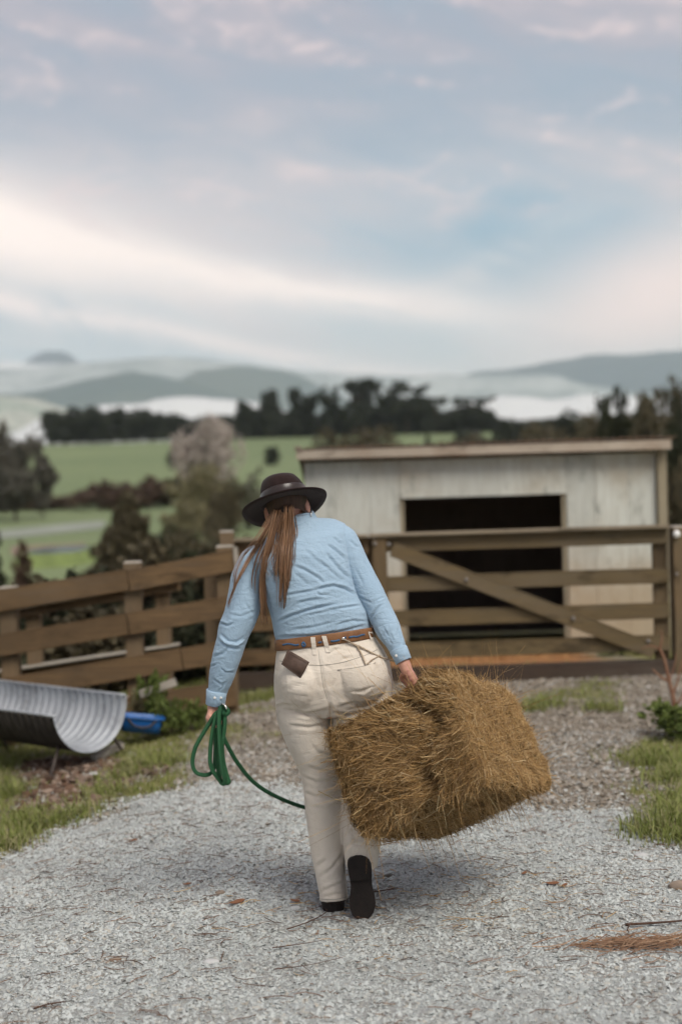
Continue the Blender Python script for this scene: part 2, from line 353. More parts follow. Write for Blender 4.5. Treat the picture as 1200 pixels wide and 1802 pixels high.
def chipwood():
    def s(r, n): x = r.uniform(-2.1, -.9, n * 4); y = r.uniform(6.6, 9.0, n * 4); k = r.random(n * 4) < zones(x, y)[2]; return x[k][:n], y[k][:n]
    return s
M_LITTER = island_mat('litter', [(.10, .055, .035), (.14, .085, .055), (.06, .038, .028), (.28, .21, .16), (.085, .05, .033)], .9, .15)
v, f = chips(2600, chipwood(), .010, .06, 3); tag(obj('bark_litter', v, f, M_LITTER, smooth=False), 'brown bark chips and stones lying below the metal trough', 'bark chips', kind='stuff')

def blades(n, sampler, hmin, hmax, wid, seed, lean=.45):
    r = np.random.default_rng(seed); x, y = sampler(r, n); n = len(x); z = ground_z(x, y)
    h = (hmin + (hmax - hmin) * r.random(n) ** 1.6) * (.4 + 1.1 * fbm(x * 3 + 2, y * 3)); a = r.uniform(0, 6.28, n); dx_, dy_ = np.cos(a), np.sin(a); ln = r.uniform(.1, 1, n) * lean * 1.6
    w = wid * r.uniform(.6, 1.3, n); b_ = a + r.normal(1.57, .5, n); sx, sy = np.cos(b_) * w, np.sin(b_) * w
    P0 = np.stack([x, y, z], 1); rows = []
    for tt, ww in ((0, 1), (.5, .85), (.85, .5)):
        c = P0 + np.stack([dx_ * ln * h * tt * tt, dy_ * ln * h * tt * tt, h * tt * (1 - .2 * ln * tt)], 1); o = np.stack([sx * ww, sy * ww, 0 * sx], 1) * .5
        rows += [c - o, c + o]
    rows.append(P0 + np.stack([dx_ * ln * h, dy_ * ln * h, h * (1 - .25 * ln)], 1))
    v = np.stack(rows, 1).reshape(-1, 3); k = (np.arange(n) * 7)[:, None, None]
    return v, [(np.array([(0, 1, 3, 2), (2, 3, 5, 4)])[None] + k).reshape(-1, 4), (np.array([(4, 5, 6)])[None] + k).reshape(-1, 3)]
M_GRASS = island_mat('grass_blade', [(.25, .29, .07), (.17, .21, .05), (.32, .34, .11), (.20, .24, .06), (.38, .34, .18), (.14, .17, .045)], .6, .3, .35)
v, f = blades(38000, wedge(5.2, 12.0, 'g', .5), .015, .06, .005, 4); tag(obj('grass', v, f, M_GRASS), 'short green grass on both sides of the drive', 'grass', kind='stuff')
def tufts(cs, per, spread):
    def s(r, n):
        c = np.array([cs[i] for i in r.integers(0, len(cs), n)]); return c[:, 0] + r.normal(0, spread, n), c[:, 1] + r.normal(0, spread, n)
    return s
TU = [G(*q)[:2] for q in ((20, 1490), (45, 1440), (25, 1400), (75, 1455), (10, 1350), (130, 1440), (210, 1372), (235, 1355), (255, 1340), (180, 1400), (300, 1345), (5, 1310), (1120, 1340), (1165, 1350), (1185, 1375), (1150, 1330), (1170, 1460), (1190, 1480), (1140, 1470), (1195, 1440), (1180, 1420), (450, 1232), (475, 1226), (930, 1250), (960, 1242), (1060, 1250))]
v, f = blades(6500, tufts(TU, 1, .07), .04, .13, .006, 5, .8); tag(obj('long_grass', v, f, M_GRASS), 'longer tufts of grass along the drive edges', 'grass', kind='stuff')

# ------------------------------------------------------------------ far hills, mist, water
def hill(name, Y, depth, prof, zb, mat, label, rough=1.0, ext=(0, 0)):
    pr = np.array([P(a, c_, Y)[[0, 2]] for a, c_ in prof]); pr = np.vstack([[pr[0][0] - ext[0], zb], pr, [pr[-1][0] + ext[1], zb if ext[1] else zb]]) if True else pr
    xx = np.linspace(pr[0][0], pr[-1][0], 150); top = np.interp(xx, pr[:, 0], pr[:, 1]); k = np.ones(7) / 7; top = np.convolve(np.pad(top, 3, 'edge'), k, 'valid')
    yy = np.linspace(-1, 1, 26); A, B = np.meshgrid(xx, yy); T = np.broadcast_to(top, A.shape)
    hgt = (T - zb); z = zb + hgt * np.clip(1 - abs(B) ** 1.6, 0, 1) * (1 + rough * .12 * (fbm(A / (Y * .05) + 3, B * 6 + Y) - .5) * (1 - .0 * B))
    v = np.stack([A, Y + B * depth, z], -1).reshape(-1, 3); I = np.arange(len(v)).reshape(A.shape)
    return obj(name, v, np.stack([I[:-1, :-1], I[:-1, 1:], I[1:, 1:], I[1:, :-1]], -1).reshape(-1, 4), mat, kind='structure', label=label)
def pasture(name, a, b_, c_, sc):
    m, t, b = new_mat(name); n = nz(t, sc, 5, .6); k = nz(t, sc * 5, 4, .6, off=2)
    col = mixc(t, n.step(.42, .6), a, b_); col = mixc(t, k.step(.55, .68) * .8, col, c_); t.links.new(col, b.inputs['Base Color']); b.inputs['Roughness'].default_value = 1; b.inputs['Specular IOR Level'].default_value = 0; return m
M_PAST = pasture('hill_pasture', (.36, .39, .38), (.22, .26, .255), (.09, .12, .12), .005)  # grey tint of haze put into the pasture colours
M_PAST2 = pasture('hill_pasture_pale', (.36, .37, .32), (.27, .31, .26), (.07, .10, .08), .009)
M_WOODS = pasture('hill_woods', (.05, .085, .085), (.07, .10, .09), (.04, .065, .065), .003)  # woods coloured with a bluish haze tint
M_MTN = pasture('haze_blue_forest', (.025, .06, .085), (.035, .07, .09), (.02, .05, .07), .002)  # blue of the distant air put into the forest colour
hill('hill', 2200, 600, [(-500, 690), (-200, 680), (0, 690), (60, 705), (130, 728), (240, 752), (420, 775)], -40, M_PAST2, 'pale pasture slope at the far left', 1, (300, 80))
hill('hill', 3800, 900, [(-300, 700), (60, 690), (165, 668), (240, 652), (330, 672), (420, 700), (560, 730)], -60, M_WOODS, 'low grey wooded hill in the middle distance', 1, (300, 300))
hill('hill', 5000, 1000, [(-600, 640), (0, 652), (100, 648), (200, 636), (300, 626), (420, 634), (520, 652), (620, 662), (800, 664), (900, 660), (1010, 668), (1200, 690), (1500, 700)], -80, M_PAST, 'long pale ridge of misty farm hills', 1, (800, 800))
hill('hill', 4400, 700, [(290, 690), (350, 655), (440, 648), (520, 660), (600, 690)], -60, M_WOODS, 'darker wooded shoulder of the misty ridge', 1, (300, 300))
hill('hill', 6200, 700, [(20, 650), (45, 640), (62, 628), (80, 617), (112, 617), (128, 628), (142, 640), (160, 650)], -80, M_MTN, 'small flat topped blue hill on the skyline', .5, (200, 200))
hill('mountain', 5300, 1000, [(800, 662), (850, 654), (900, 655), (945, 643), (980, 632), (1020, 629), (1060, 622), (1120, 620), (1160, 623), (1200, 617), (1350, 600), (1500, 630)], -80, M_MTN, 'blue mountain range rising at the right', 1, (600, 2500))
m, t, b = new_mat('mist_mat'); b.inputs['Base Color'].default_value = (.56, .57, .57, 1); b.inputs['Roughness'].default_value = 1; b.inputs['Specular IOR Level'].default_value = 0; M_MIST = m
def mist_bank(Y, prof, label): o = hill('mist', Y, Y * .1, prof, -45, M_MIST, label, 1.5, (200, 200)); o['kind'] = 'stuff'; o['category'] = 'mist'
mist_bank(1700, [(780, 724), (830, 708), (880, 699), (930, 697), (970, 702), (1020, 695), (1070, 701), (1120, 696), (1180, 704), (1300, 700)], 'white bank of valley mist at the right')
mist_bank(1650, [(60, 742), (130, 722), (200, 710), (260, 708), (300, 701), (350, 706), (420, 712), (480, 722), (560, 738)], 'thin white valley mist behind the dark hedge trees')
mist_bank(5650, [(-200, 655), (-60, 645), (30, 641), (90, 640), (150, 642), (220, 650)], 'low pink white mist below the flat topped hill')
def sheet(name, poly, mat, dz, label):
    # a strip of ground cover laid on the paddock
    (a, b_, c_, d_) = [np.array(q) for q in poly]; n, k = 40, 6; v = []
    for i in range(n):
        for j in range(k):
            u, w = i / (n - 1), j / (k - 1); p = (a * (1 - u) + b_ * u) * (1 - w) + (d_ * (1 - u) + c_ * u) * w; p = p + (fbm(np.array(u * 9.), np.array(w * 3.)) - .5) * .6 * (j in (0, k - 1)); v.append((p[0], p[1], float(ground_z(p[0], p[1])) + dz))
    I = np.arange(n * k).reshape(n, k); obj(name, np.array(v), np.stack([I[:-1, :-1], I[1:, :-1], I[1:, 1:], I[:-1, 1:]], -1).reshape(-1, 4), mat, kind='structure', label=label)
M_TRACK = simple('track_mat', (.27, .29, .24), .9, .2, .4); M_EARTH = simple('earth_mat', (.26, .19, .14), .95, .3, .5)
pt = lambda px, py: G(px, py)[:2]
sheet('farm_track', [pt(-60, 955), pt(185, 930), pt(185, 917), pt(-60, 940)], M_TRACK, .03, 'pale farm track crossing the lower paddock')
sheet('bare_earth', [pt(20, 978), pt(150, 974), pt(150, 956), pt(20, 962)], M_EARTH, .03, 'strip of bare brown earth below the track')
m, t, b = new_mat('water'); b.inputs['Base Color'].default_value = (.25, .30, .34, 1); b.inputs['Roughness'].default_value = .08; bump(t, b, nz(t, 1.5, 3), .05, .02)
c0 = G(105, 986); v = [ring(c0 + np.array([0, 0, .03]), (1.0 * 0.9, 0, 0), (0, 1.9, 0), 32, .8)]; zt = float(ground_z(c0[0], c0[1])) + .35
pz_ = ring((c0[0], c0[1], zt), (.92, 0, 0), (0, 2.0, 0), 32, .7); obj('pond', pz_, [tuple(range(32))], m, kind='structure', label='small pale pond in the paddock at the left')
bank = [ring((c0[0], c0[1], zt - .6), (1.6, 0, 0), (0, 3.2, 0), 32, .8), ring((c0[0], c0[1], zt + .015), (1.08, 0, 0), (0, 2.25, 0), 32, .75), ring((c0[0], c0[1], zt - .01), (.93, 0, 0), (0, 2.02, 0), 32, .7)]
vv = np.concatenate(bank); ff = [(k * 32 + i, k * 32 + (i + 1) % 32, k * 32 + 32 + (i + 1) % 32, k * 32 + 32 + i) for k in range(2) for i in range(32)]
obj('pond_bank', vv, ff, simple('bank_mat', (.17, .22, .07), .95, .3, 2), kind='structure', label='low grassy bank around the pond')

# ------------------------------------------------------------------ shed behind the gate
M_SHEDB = wood('shed_board', (.60, .62, .57), (.52, .52, .46), (.40, .34, .25), 2)
t = M_SHEDB.node_tree; b = t.nodes['Principled BSDF']; lk = b.inputs['Base Color'].links[0].from_socket      # splashed dirt on the lower boards
gp_ = t.nodes.new('ShaderNodeNewGeometry'); sz = t.nodes.new('ShaderNodeSeparateXYZ'); t.links.new(gp_.outputs['Position'], sz.inputs[0])
mud = (X(t, sz.outputs[2]) + nz(t, 2.2, 5, .6) * .9).step(1.45, .55); t.links.new(mixc(t, mud * .8, lk, (.40, .30, .19)), b.inputs['Base Color'])
M_FASC = wood('fascia_board', (.50, .43, .35), (.40, .33, .26), (.26, .17, .11), 0)
M_TRIM = wood('shed_trim', (.36, .31, .22), (.28, .24, .165), (.20, .16, .10), 2)
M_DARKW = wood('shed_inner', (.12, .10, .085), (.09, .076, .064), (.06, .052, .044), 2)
M_IRON = simple('roof_iron', (.25, .20, .17), .6, .3, 5, (.32, .20, .13), metal=.3)
SY = 14.0
sx0, sx1, dx0, dx1 = -.345, 3.17, .58, 2.22; sb, st_, dt = -.34, 1.70, 1.32
shed = empty('animal_shed', ((sx0 + sx1) / 2, SY + 1.3, -.3), label='low weathered plank shed with a wide dark opening behind the gate', cat='shed')
def planks(x0, x1, z0, z1, y, wid, parent, mat=M_SHEDB, name='plank', ragged=0.0):
    wid *= 1.25
    n = max(1, round((x1 - x0) / wid)); e = np.linspace(x0, x1, n + 1); e[1:-1] += R.uniform(-.02, .02, max(0, n - 1))
    for i in range(n):
        MB().box(((e[i] + e[i + 1]) / 2, y + R.uniform(-.0015, .0015), (z0 + z1) / 2 + R.uniform(-1, 1) * ragged), ((e[i + 1] - e[i]) / 2 - .0014, .011, (z1 - z0) / 2), j=.0012).build(name, mat, parent, False)
planks(sx0, dx0, sb, st_, SY, .25, shed); planks(dx1, sx1 - .07, sb, st_, SY, .25, shed); planks(dx0 + .002, dx1 - .002, dt, st_ - .002, SY, .27, shed)
b_ = MB(); b_.box((sx1 - .02, SY - .035, (sb + st_ + .12) / 2), (.042, .04, (st_ + .12 - sb) / 2), j=.004); b_.build('corner_post', M_TRIM, shed, False)
for x in (dx0 + .02, dx1 - .02): MB().box((x, SY + .04, (sb + dt) / 2), (.024, .028, (dt - sb) / 2 - .002), j=.003).build('door_jamb', M_TRIM, shed, False)
MB().box(((dx0 + dx1) / 2, SY + .04, dt + .04), ((dx1 - dx0) / 2 - .08, .026, .04), j=.002).build('door_head', M_TRIM, shed, False)
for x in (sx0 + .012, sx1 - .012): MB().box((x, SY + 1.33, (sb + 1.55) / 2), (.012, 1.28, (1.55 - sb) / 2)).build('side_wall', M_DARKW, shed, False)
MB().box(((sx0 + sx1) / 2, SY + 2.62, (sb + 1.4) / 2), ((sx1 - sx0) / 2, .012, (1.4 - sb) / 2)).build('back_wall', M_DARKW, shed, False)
# roof: corrugated sheets falling to the back
nn = 150; xx = np.linspace(sx0 - .07, sx1 + .10, nn); cz = .012 * np.cos(xx * 2 * np.pi / .076)
rows = []
for y, z in ((SY - .19, 1.845), (SY + 2.8, 1.47)):
    for d in (0, -.006): rows.append(np.stack([xx, np.full(nn, y), z + cz + d], 1))
v = np.concatenate([rows[0], rows[1], rows[3], rows[2]]); f = [(k * nn + i, k * nn + i + 1, ((k + 1) % 4) * nn + i + 1, ((k + 1) % 4) * nn + i) for k in range(4) for i in range(nn - 1)]
roof = obj('roof', v, f, M_IRON, shed)
MB().box(((sx0 + sx1) / 2 - .01, SY - .165, 1.775), ((sx1 - sx0) / 2 + .06, 0.014, .044), roty(.002), j=.002).build('fascia', M_FASC, shed, False)
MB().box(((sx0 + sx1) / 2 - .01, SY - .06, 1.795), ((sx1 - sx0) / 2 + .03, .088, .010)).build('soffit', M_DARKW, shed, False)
MB().box((sx0 - .05, SY - .15, 1.845), (.035, .05, .014), j=.004).build('roof_cap', M_IRON, roof, False)
# a straw covered sill of orange clay in the opening
v, f = blades(1500, lambda r, n: (r.uniform(.5, 2.3, n), r.uniform(13.0, 13.95, n)), .015, .05, .008, 12, 1.2)
tag(obj('straw_bedding', v, f, island_mat('straw_mat', [(.42, .22, .09), (.30, .16, .07), (.50, .30, .14)], .9, .1)), 'orange straw bedding strewn before the shed opening', 'straw', kind='stuff')

# ------------------------------------------------------------------ gate and timber fences
M_GATE = wood('gate_timber', (.165, .118, .06), (.10, .07, .036), (.07, .06, .03), 0)
M_GATEV = wood('gate_timber_upright', (.18, .125, .068), (.115, .078, .043), (.11, .09, .045), 2)
M_CAP = wood('weathered_cap', (.33, .27, .19), (.25, .20, .14), (.19, .15, .10), 0)
M_RAIL = wood('fence_rail', (.185, .118, .06), (.105, .066, .035), (.065, .045, .027), 0)
M_POST = wood('fence_post', (.205, .14, .08), (.13, .09, .05), (.09, .065, .04), 2)
M_GREY = wood('grey_timber', (.44, .40, .34), (.34, .31, .26), (.25, .21, .165), 0)
M_SLEEP = wood('dark_sleeper', (.075, .052, .038), (.055, .039, .03), (.045, .035, .028), 0)
M_BOLT = simple('bolt_metal', (.30, .28, .26), .6, .3, 60, metal=.5)
def beam(name, a, b, h, d, mat, parent, j=.0015, n=6, M=None):
    # a timber from a to b (centres), h tall, d thick, gently uneven along its length
    a, b = np.array(a, float), np.array(b, float); t = (b - a) / np.linalg.norm(b - a); side = np.cross(t, (0, 0, 1)); side = side / np.linalg.norm(side) if np.linalg.norm(side) > .1 else np.array([0, 1., 0])
    up = np.cross(side, t); rs = []
    for k in range(n + 1):
        c = a + (b - a) * k / n; e = R.normal(0, j * .5, (4, 1)); ch = .004
        q = [(-1, -1), (1, -1), (1, 1), (-1, 1)]; pts = []
        for i, (s, u) in enumerate(q):
            p = c + side * s * d / 2 + up * u * h / 2 * (1 + float(e[i, 0]) / h * 2)
            pts += [p - side * s * ch, p - up * u * ch] if (s * u > 0) else [p - up * u * ch, p - side * s * ch]
        rs.append(np.array(pts))
    v, f = loft(rs); return obj(name, v, f, mat, parent, False)
def disc(name, c, r, mat, parent, nrm=(0, -1, 0), th=.012):
    n_ = np.array(nrm, float); a = np.cross(n_, (0, 0, 1.)); a /= np.linalg.norm(a); b = np.cross(n_, a); c = np.array(c)
    v, f = loft([ring(c - n_ * .004, a * r, b * r, 12), ring(c + n_ * th * .7, a * r, b * r, 12), ring(c + n_ * th, a * r * .7, b * r * .7, 12)]); return obj(name, v, f, mat, parent)
GYY = 10.75
px_x = lambda px, Y: float(P(px, 820, Y)[0])
xg0, xg1 = px_x(650, GYY), px_x(1172, GYY)
gate = empty('farm_gate', (xg0, GYY, 0), label='wide timber farm gate with a diagonal brace before the shed', cat='gate')
for z, h, mt in ((1.055, .115, M_GATE), (.755, .115, M_GATE), (.49, .12, M_GATE), (.245, .12, M_GATE)): beam('rail', (xg0 + .05, GYY, z), (xg1 - .01, GYY, z), h, .038, mt, gate)
beam('cap_rail', (xg0 - .02, GYY - .015, 1.128), (xg1, GYY - .015, 1.128), .024, .13, M_CAP, gate)
beam('stile', (xg0 + .055, GYY - .042, .12), (xg0 + .055, GYY - .042, 1.112), .11, .04, M_GATEV, gate)
beam('stile', (xg1 - .06, GYY + .042, .12), (xg1 - .06, GYY + .042, 1.112), .11, .04, M_GATEV, gate)
beam('brace', P(690, 966, GYY - .043), P(1150, 1146, GYY - .043), .115, .036, M_GATE, gate)
for q in ((660, 957), (684, 958), (1008, 1088), (1140, 1128), (820, 1020)): disc('bolt', P(*q, GYY - .063), .014, M_BOLT, gate)
beam('sill_board', (xg0 - 1.1, GYY - .01, .055), (xg1 + .02, GYY - .01, .055), .125, .09, M_SLEEP, gate)
# the panel of rails that carries on left of the gate, behind the walker
panel = empty('infill_fence', (-.3, GYY, 0), label='short timber rail panel between corner post and gate, behind the person', cat='fence')
for z, h in ((1.05, .12), (.755, .12), (.49, .125), (.23, .12)): beam('rail', (-.83, GYY, z), (xg0 - .02, GYY, z), h, .038, M_RAIL, panel)
beam('cap_rail', (-.86, GYY - .015, 1.126), (xg0 - .03, GYY - .015, 1.126), .022, .13, M_CAP, panel)
for x in (-.52, -.14): beam('batten', (x, GYY + .04, .02), (x, GYY + .04, 1.1), .09, .04, M_POST, panel)
def post(name, x, y, top, w, label, mat=M_POST, cap=M_GREY, group=None, cat='post', d=None):
    zb = float(ground_z(x, y)); e = empty(name, (x, y, zb), label=label, cat=cat, group=group); d = d or w
    n = 6; rs = [np.array([(x + s * w / 2 * (1 + R.normal(0, .02)), y + u * d / 2, zb - .25 + (top - zb + .25) * k / n) for s, u in ((-1, -1), (1, -1), (1, 1), (-1, 1))]) for k in range(n + 1)]
    v, f = loft(rs); obj('shaft', v, f, mat, e, False)
    v, f = loft([np.array([(x + s * w / 2 * q, y + u * d / 2 * q, top + dz) for s, u in ((-1, -1), (1, -1), (1, 1), (-1, 1))]) for q, dz in ((1.0, .001), (1.0, .006), (.94, .012))]); obj('post_top', v, f, cap, e, False); return e
post('gate_post', xg0 - .045, GYY + .10, 1.10, .11, 'timber gate post behind the blue sleeve')
gp = post('gate_post', xg1 + .10, GYY + .02, 1.115, .15, 'broad dark gate post at the right edge', mat=M_GATEV)
v, f = ellipsoid(P(1190, 940, GYY - .075), (.027, .022, .030)); obj('insulator', v, f, simple('insulator_mat', (.8, .8, .78), .35, .1), gp)
disc('bolt', P(1150 + 40, 1010, GYY - .056), .012, M_BOLT, gp)
beam('rail', (xg1 + .18, GYY, .5), (xg1 + 1.6, GYY + .1, .5), .14, .04, M_RAIL, gp); beam('rail', (xg1 + .18, GYY, 1.02), (xg1 + 1.6, GYY + .1, 1.02), .14, .04, M_RAIL, gp); beam('rail', (xg1 + .18, GYY, .24), (xg1 + 1.6, GYY + .1, .24), .14, .04, M_RAIL, gp)
post('corner_post', -.86, GYY - .10, 1.19, .10, 'pale topped corner post left of the hat brim')

FY = 9.75
fence = empty('rail_fence', (-1.6, FY, -.1), label='four rail brown timber fence sloping down to the left', cat='fence')
def frail(name, pxa, ya, pxb, yb, h, Y, mat=M_RAIL): return beam(name, P(pxa, ya, Y), P(pxb, yb, Y), h, .045, mat, fence, .0015, 6)
frail('rail', 228, 1022, 413, 986, .148, FY); frail('rail', -260, 1100, 226, 1020, .148, FY + .002)
frail('rail', -260, 1180, 225, 1098, .148, FY); frail('rail', 227, 1098, 412, 1066, .148, FY + .003)
frail('rail', -260, 1258, 320, 1160, .148, FY); frail('rail', 322, 1160, 414, 1143, .148, FY + .002)
frail('rail', -260, 1320, 236, 1245, .150, FY); frail('rail', 238, 1246, 414, 1220, .170, FY)
for q, lab in (((16, 1040), 'square fence post with pale top at the left frame edge'), ((234, 996), 'square fence post with pale top above the metal trough'), ((396, 968), 'end post of the sloping fence beside the left sleeve'), ((-200, 1070), 'farthest left fence post beyond the trough')):
    p = P(*q, FY + .085); post('fence_post', p[0], p[1], p[2] + .02, .115, lab)
beam('end_strip', P(414, 962, FY - .03), P(418, 1010, FY - .03), .03, .012, M_GREY, fence)
rear = empty('rear_fence', (-1.9, 10.75, -.2), label='second lower timber fence seen through the front rails', cat='fence')
RY = 10.75
for a, b_, m_ in (((-200, 1120), (318, 1030), M_RAIL), ((-200, 1220), (318, 1143), M_RAIL), ((-200, 1290), (318, 1225), M_RAIL)):
    pa, pb = P(*a, RY), P(*b_, RY); beam('rail', pa, pb, .07, .05, m_, rear); beam('rail_cap', pa + np.array([0, -.03, .044]), pb + np.array([0, -.03, .044]), .016, .12, M_GREY, rear)
for px, py in ((287, 1040), (60, 1075), (372, 1010)):
    p = P(px, py, RY + .075); post('rear_post', p[0], p[1], p[2], .105, {287: 'rear fence post right of the trough, between the front rails', 60: 'rear fence post behind the left end of the trough', 372: 'pale topped post just left of the blue sleeve'}[px])

# ------------------------------------------------------------------ corrugated half-pipe trough
m, t, b = new_mat('galvanised'); n1 = nz(t, 5, 5, .6); n2 = nz(t, 40, 4, .7)
t.links.new(mixc(t, (n2 * .5 + n1 * .5).step(.52, .68) * .6, mixc(t, n1.step(.3, .7), (.40, .42, .44), (.29, .31, .33)), (.17, .15, .13)), b.inputs['Base Color']); b.inputs['Metallic'].default_value = .35; b.inputs['Roughness'].default_value = .5; bump(t, b, n2, .15, .002); M_GALV = m
TO = np.array([-1.545, 8.546, .262]); TM = rotz(-.705) @ rotx(.09) @ roty(-.005); TR = .272; TLEN = 2.6
trough = empty('metal_trough', (TO[0] - .4, TO[1] + .3, -.1), label='galvanised corrugated half pipe trough lying beside the fence', cat='trough')
nl, na = 300, 40; L = np.linspace(0, TLEN, nl); A = np.linspace(0, math.pi, na); shells = []
for off in (0, .004):
    rr = TR + off + .0085 * np.cos(L * 2 * np.pi / .068)
    q = np.stack([np.repeat(-L, na), (np.cos(A)[None] * rr[:, None]).ravel(), (-np.sin(A)[None] * rr[:, None]).ravel()], 1); shells.append(TO + q @ TM.T)
v = np.concatenate(shells); I = np.arange(nl * na).reshape(nl, na); N_ = nl * na
f = np.concatenate([np.stack([I[:-1, :-1], I[:-1, 1:], I[1:, 1:], I[1:, :-1]], -1).reshape(-1, 4), np.stack([I[:-1, :-1], I[1:, :-1], I[1:, 1:], I[:-1, 1:]], -1).reshape(-1, 4) + N_,
    np.stack([I[0, :-1], I[0, :-1] + N_, I[0, 1:] + N_, I[0, 1:]], -1), np.stack([I[-1, :-1], I[-1, 1:], I[-1, 1:] + N_, I[-1, :-1] + N_], -1),
    np.stack([I[:-1, 0], I[1:, 0], I[1:, 0] + N_, I[:-1, 0] + N_], -1), np.stack([I[:-1, -1], I[:-1, -1] + N_, I[1:, -1] + N_, I[1:, -1]], -1)])
hp_ = obj('half_pipe', v, f, M_GALV, trough); hp_.data.materials.append(simple('grimy_shaded_outside', (.05, .043, .038), .8, .4, 10)); nq = (nl - 1) * (na - 1); mi_ = np.zeros(len(hp_.data.polygons), np.int32); mi_[nq:2 * nq] = 1; hp_.data.polygons.foreach_set('material_index', mi_)  # outer faces near black: grime, with shade put into the colour
for s in (1, -1):
    p0 = TO + TM @ np.array([0, s * TR, 0]); p1 = TO + TM @ np.array([-TLEN, s * TR, 0]); vv, ff = tube(np.linspace(p0, p1, 20), .009, 8); obj('rim', vv, ff, M_GALV, trough)
M_LEG = simple('leg_steel', (.10, .08, .07), .6, .4, 20, metal=.4)
for l_ in (.10, 1.3):
    for s in (1, -1):
        a = TO + TM @ np.array([-l_, s * TR * .7, -TR * .75]); e = TO + TM @ np.array([-l_ + .04, s * TR * 1.15, -TR * .75]); e[2] = float(ground_z(e[0], e[1])) - .03
        vv, ff = tube([a, e], .011, 8); obj('leg', vv, ff, M_LEG, trough)
# blue plastic feed tub tipped on its side behind the trough
M_BLUE = simple('blue_plastic', (.012, .11, .36), .4, .25, 8, spec=.45)
c0 = P(248, 1274, 9.15); tub = empty('feed_tub', (c0[0], c0[1], c0[2] - .06), label='bright blue plastic tub lying behind the metal trough', cat='tub')
rs = []; TB = rotz(.2) @ roty(math.radians(8))
for z, w in ((-.045, .125), (.02, .132), (.04, .136), (.044, .15), (.054, .15), (.054, .134), (.03, .128), (-.035, .118)): rs.append(ring((0, 0, 0), (w, 0, 0), (0, w * .6, 0), 32, .45) @ TB.T + c0 + TB @ np.array([0, 0, z]))
v, f = loft(rs); obj('shell', v, f[:-2] + [f[-2], f[-1]], M_BLUE, tub)
vv, ff = tube(spline([c0 + TB @ np.array(q) for q in ((-.09, -.082, .04), (-.04, -.10, .0), (.04, -.10, .0), (.09, -.082, .04))], 12), .006, 8); obj('handle', vv, ff, M_LEG, tub)
# a weathered board end lying by the fence
beam('board', P(246, 1222, 9.3), P(310, 1200, 9.4), .05, .03, M_GREY, None); tag(bpy.data.objects[-1] if 0 else [o for o in bpy.data.objects if o.name.startswith('board')][-1], 'grey weathered board leaning in the weeds below the fence', 'board')
p0, p1 = G(165, 1342), G(215, 1325); sb_ = beam('offcut', p0 + np.array([0, 0, .03]), p1 + np.array([0, 0, .05]), .04, .05, M_GREY, None); tag(sb_, 'grey timber offcut on the dirt under the trough', 'board')

# ------------------------------------------------------------------ trees and shrubs
def leaves(r, pts, size, flat=0.0):
    n = len(pts); a = r.normal(0, 1, (n, 3)); a /= np.linalg.norm(a, axis=1)[:, None]; b = np.cross(a, r.normal(0, 1, (n, 3))); b /= np.linalg.norm(b, axis=1)[:, None]
    s = size * r.uniform(.55, 1.4, n)[:, None]; v = np.stack([pts - a * s, pts - b * s * .7, pts + a * s, pts + b * s * .7], 1).reshape(-1, 3)
    return v, np.arange(n * 4).reshape(n, 4)
def crown_pts(r, lobes, n, clump=.16, per=14):
    L = np.array(lobes, float); w = L[:, 3] * L[:, 4] * L[:, 5]; w = w ** .67; w /= w.sum(); k = r.choice(len(L), n // per, p=w)
    d = r.normal(0, 1, (n // per, 3)); d /= np.linalg.norm(d, axis=1)[:, None]; rad_ = r.random(n // per) ** .38; c = L[k, :3] + d * rad_[:, None] * L[k, 3:]
    return (np.repeat(c, per, 0) + r.normal(0, clump, (len(c) * per, 3)) * np.repeat(L[k, 3:], per, 0).min(1)[:, None])
def lobes_of(kind, r):
    if kind == 'round': return [(r.normal(0, .2), r.normal(0, .2), .56 + r.normal(0, .12), r.uniform(.2, .34), r.uniform(.2, .34), r.uniform(.18, .3)) for _ in range(9)] + [(0, 0, .4, .42, .42, .3)]
    if kind == 'shrub': return [(r.normal(0, .25), r.normal(0, .25), .38 + abs(r.normal(0, .16)), r.uniform(.18, .32), r.uniform(.18, .32), r.uniform(.18, .3)) for _ in range(9)] + [(0, 0, .28, .46, .46, .28)]
    if kind == 'conifer': return [(r.normal(0, .05), r.normal(0, .05), z, .46 * (1 - z) + .06, .46 * (1 - z) + .06, .10) for z in np.linspace(.12, .95, 11)]
    if kind == 'umbrella': return [(r.normal(0, .26), r.normal(0, .26), .86 + r.normal(0, .05), r.uniform(.15, .24), r.uniform(.15, .24), r.uniform(.05, .09)) for _ in range(9)] + [(r.normal(0, .3), r.normal(0, .3), r.uniform(.15, .68), r.uniform(.2, .34), r.uniform(.2, .34), r.uniform(.10, .18)) for _ in range(11)]
    if kind == 'open': return [(r.normal(0, .25), r.normal(0, .25), r.uniform(.35, .90), r.uniform(.14, .24), r.uniform(.14, .24), r.uniform(.08, .15)) for _ in range(13)] + [(0, 0, .3, .3, .3, .18)]
    if kind == 'block': return [(r.uniform(-.4, .4), r.uniform(-.3, .3), r.uniform(.3, .78), r.uniform(.18, .28), r.uniform(.2, .3), r.uniform(.16, .24)) for _ in range(14)] + [(x_, 0, .2, .3, .3, .2) for x_ in (-.3, 0, .3)]
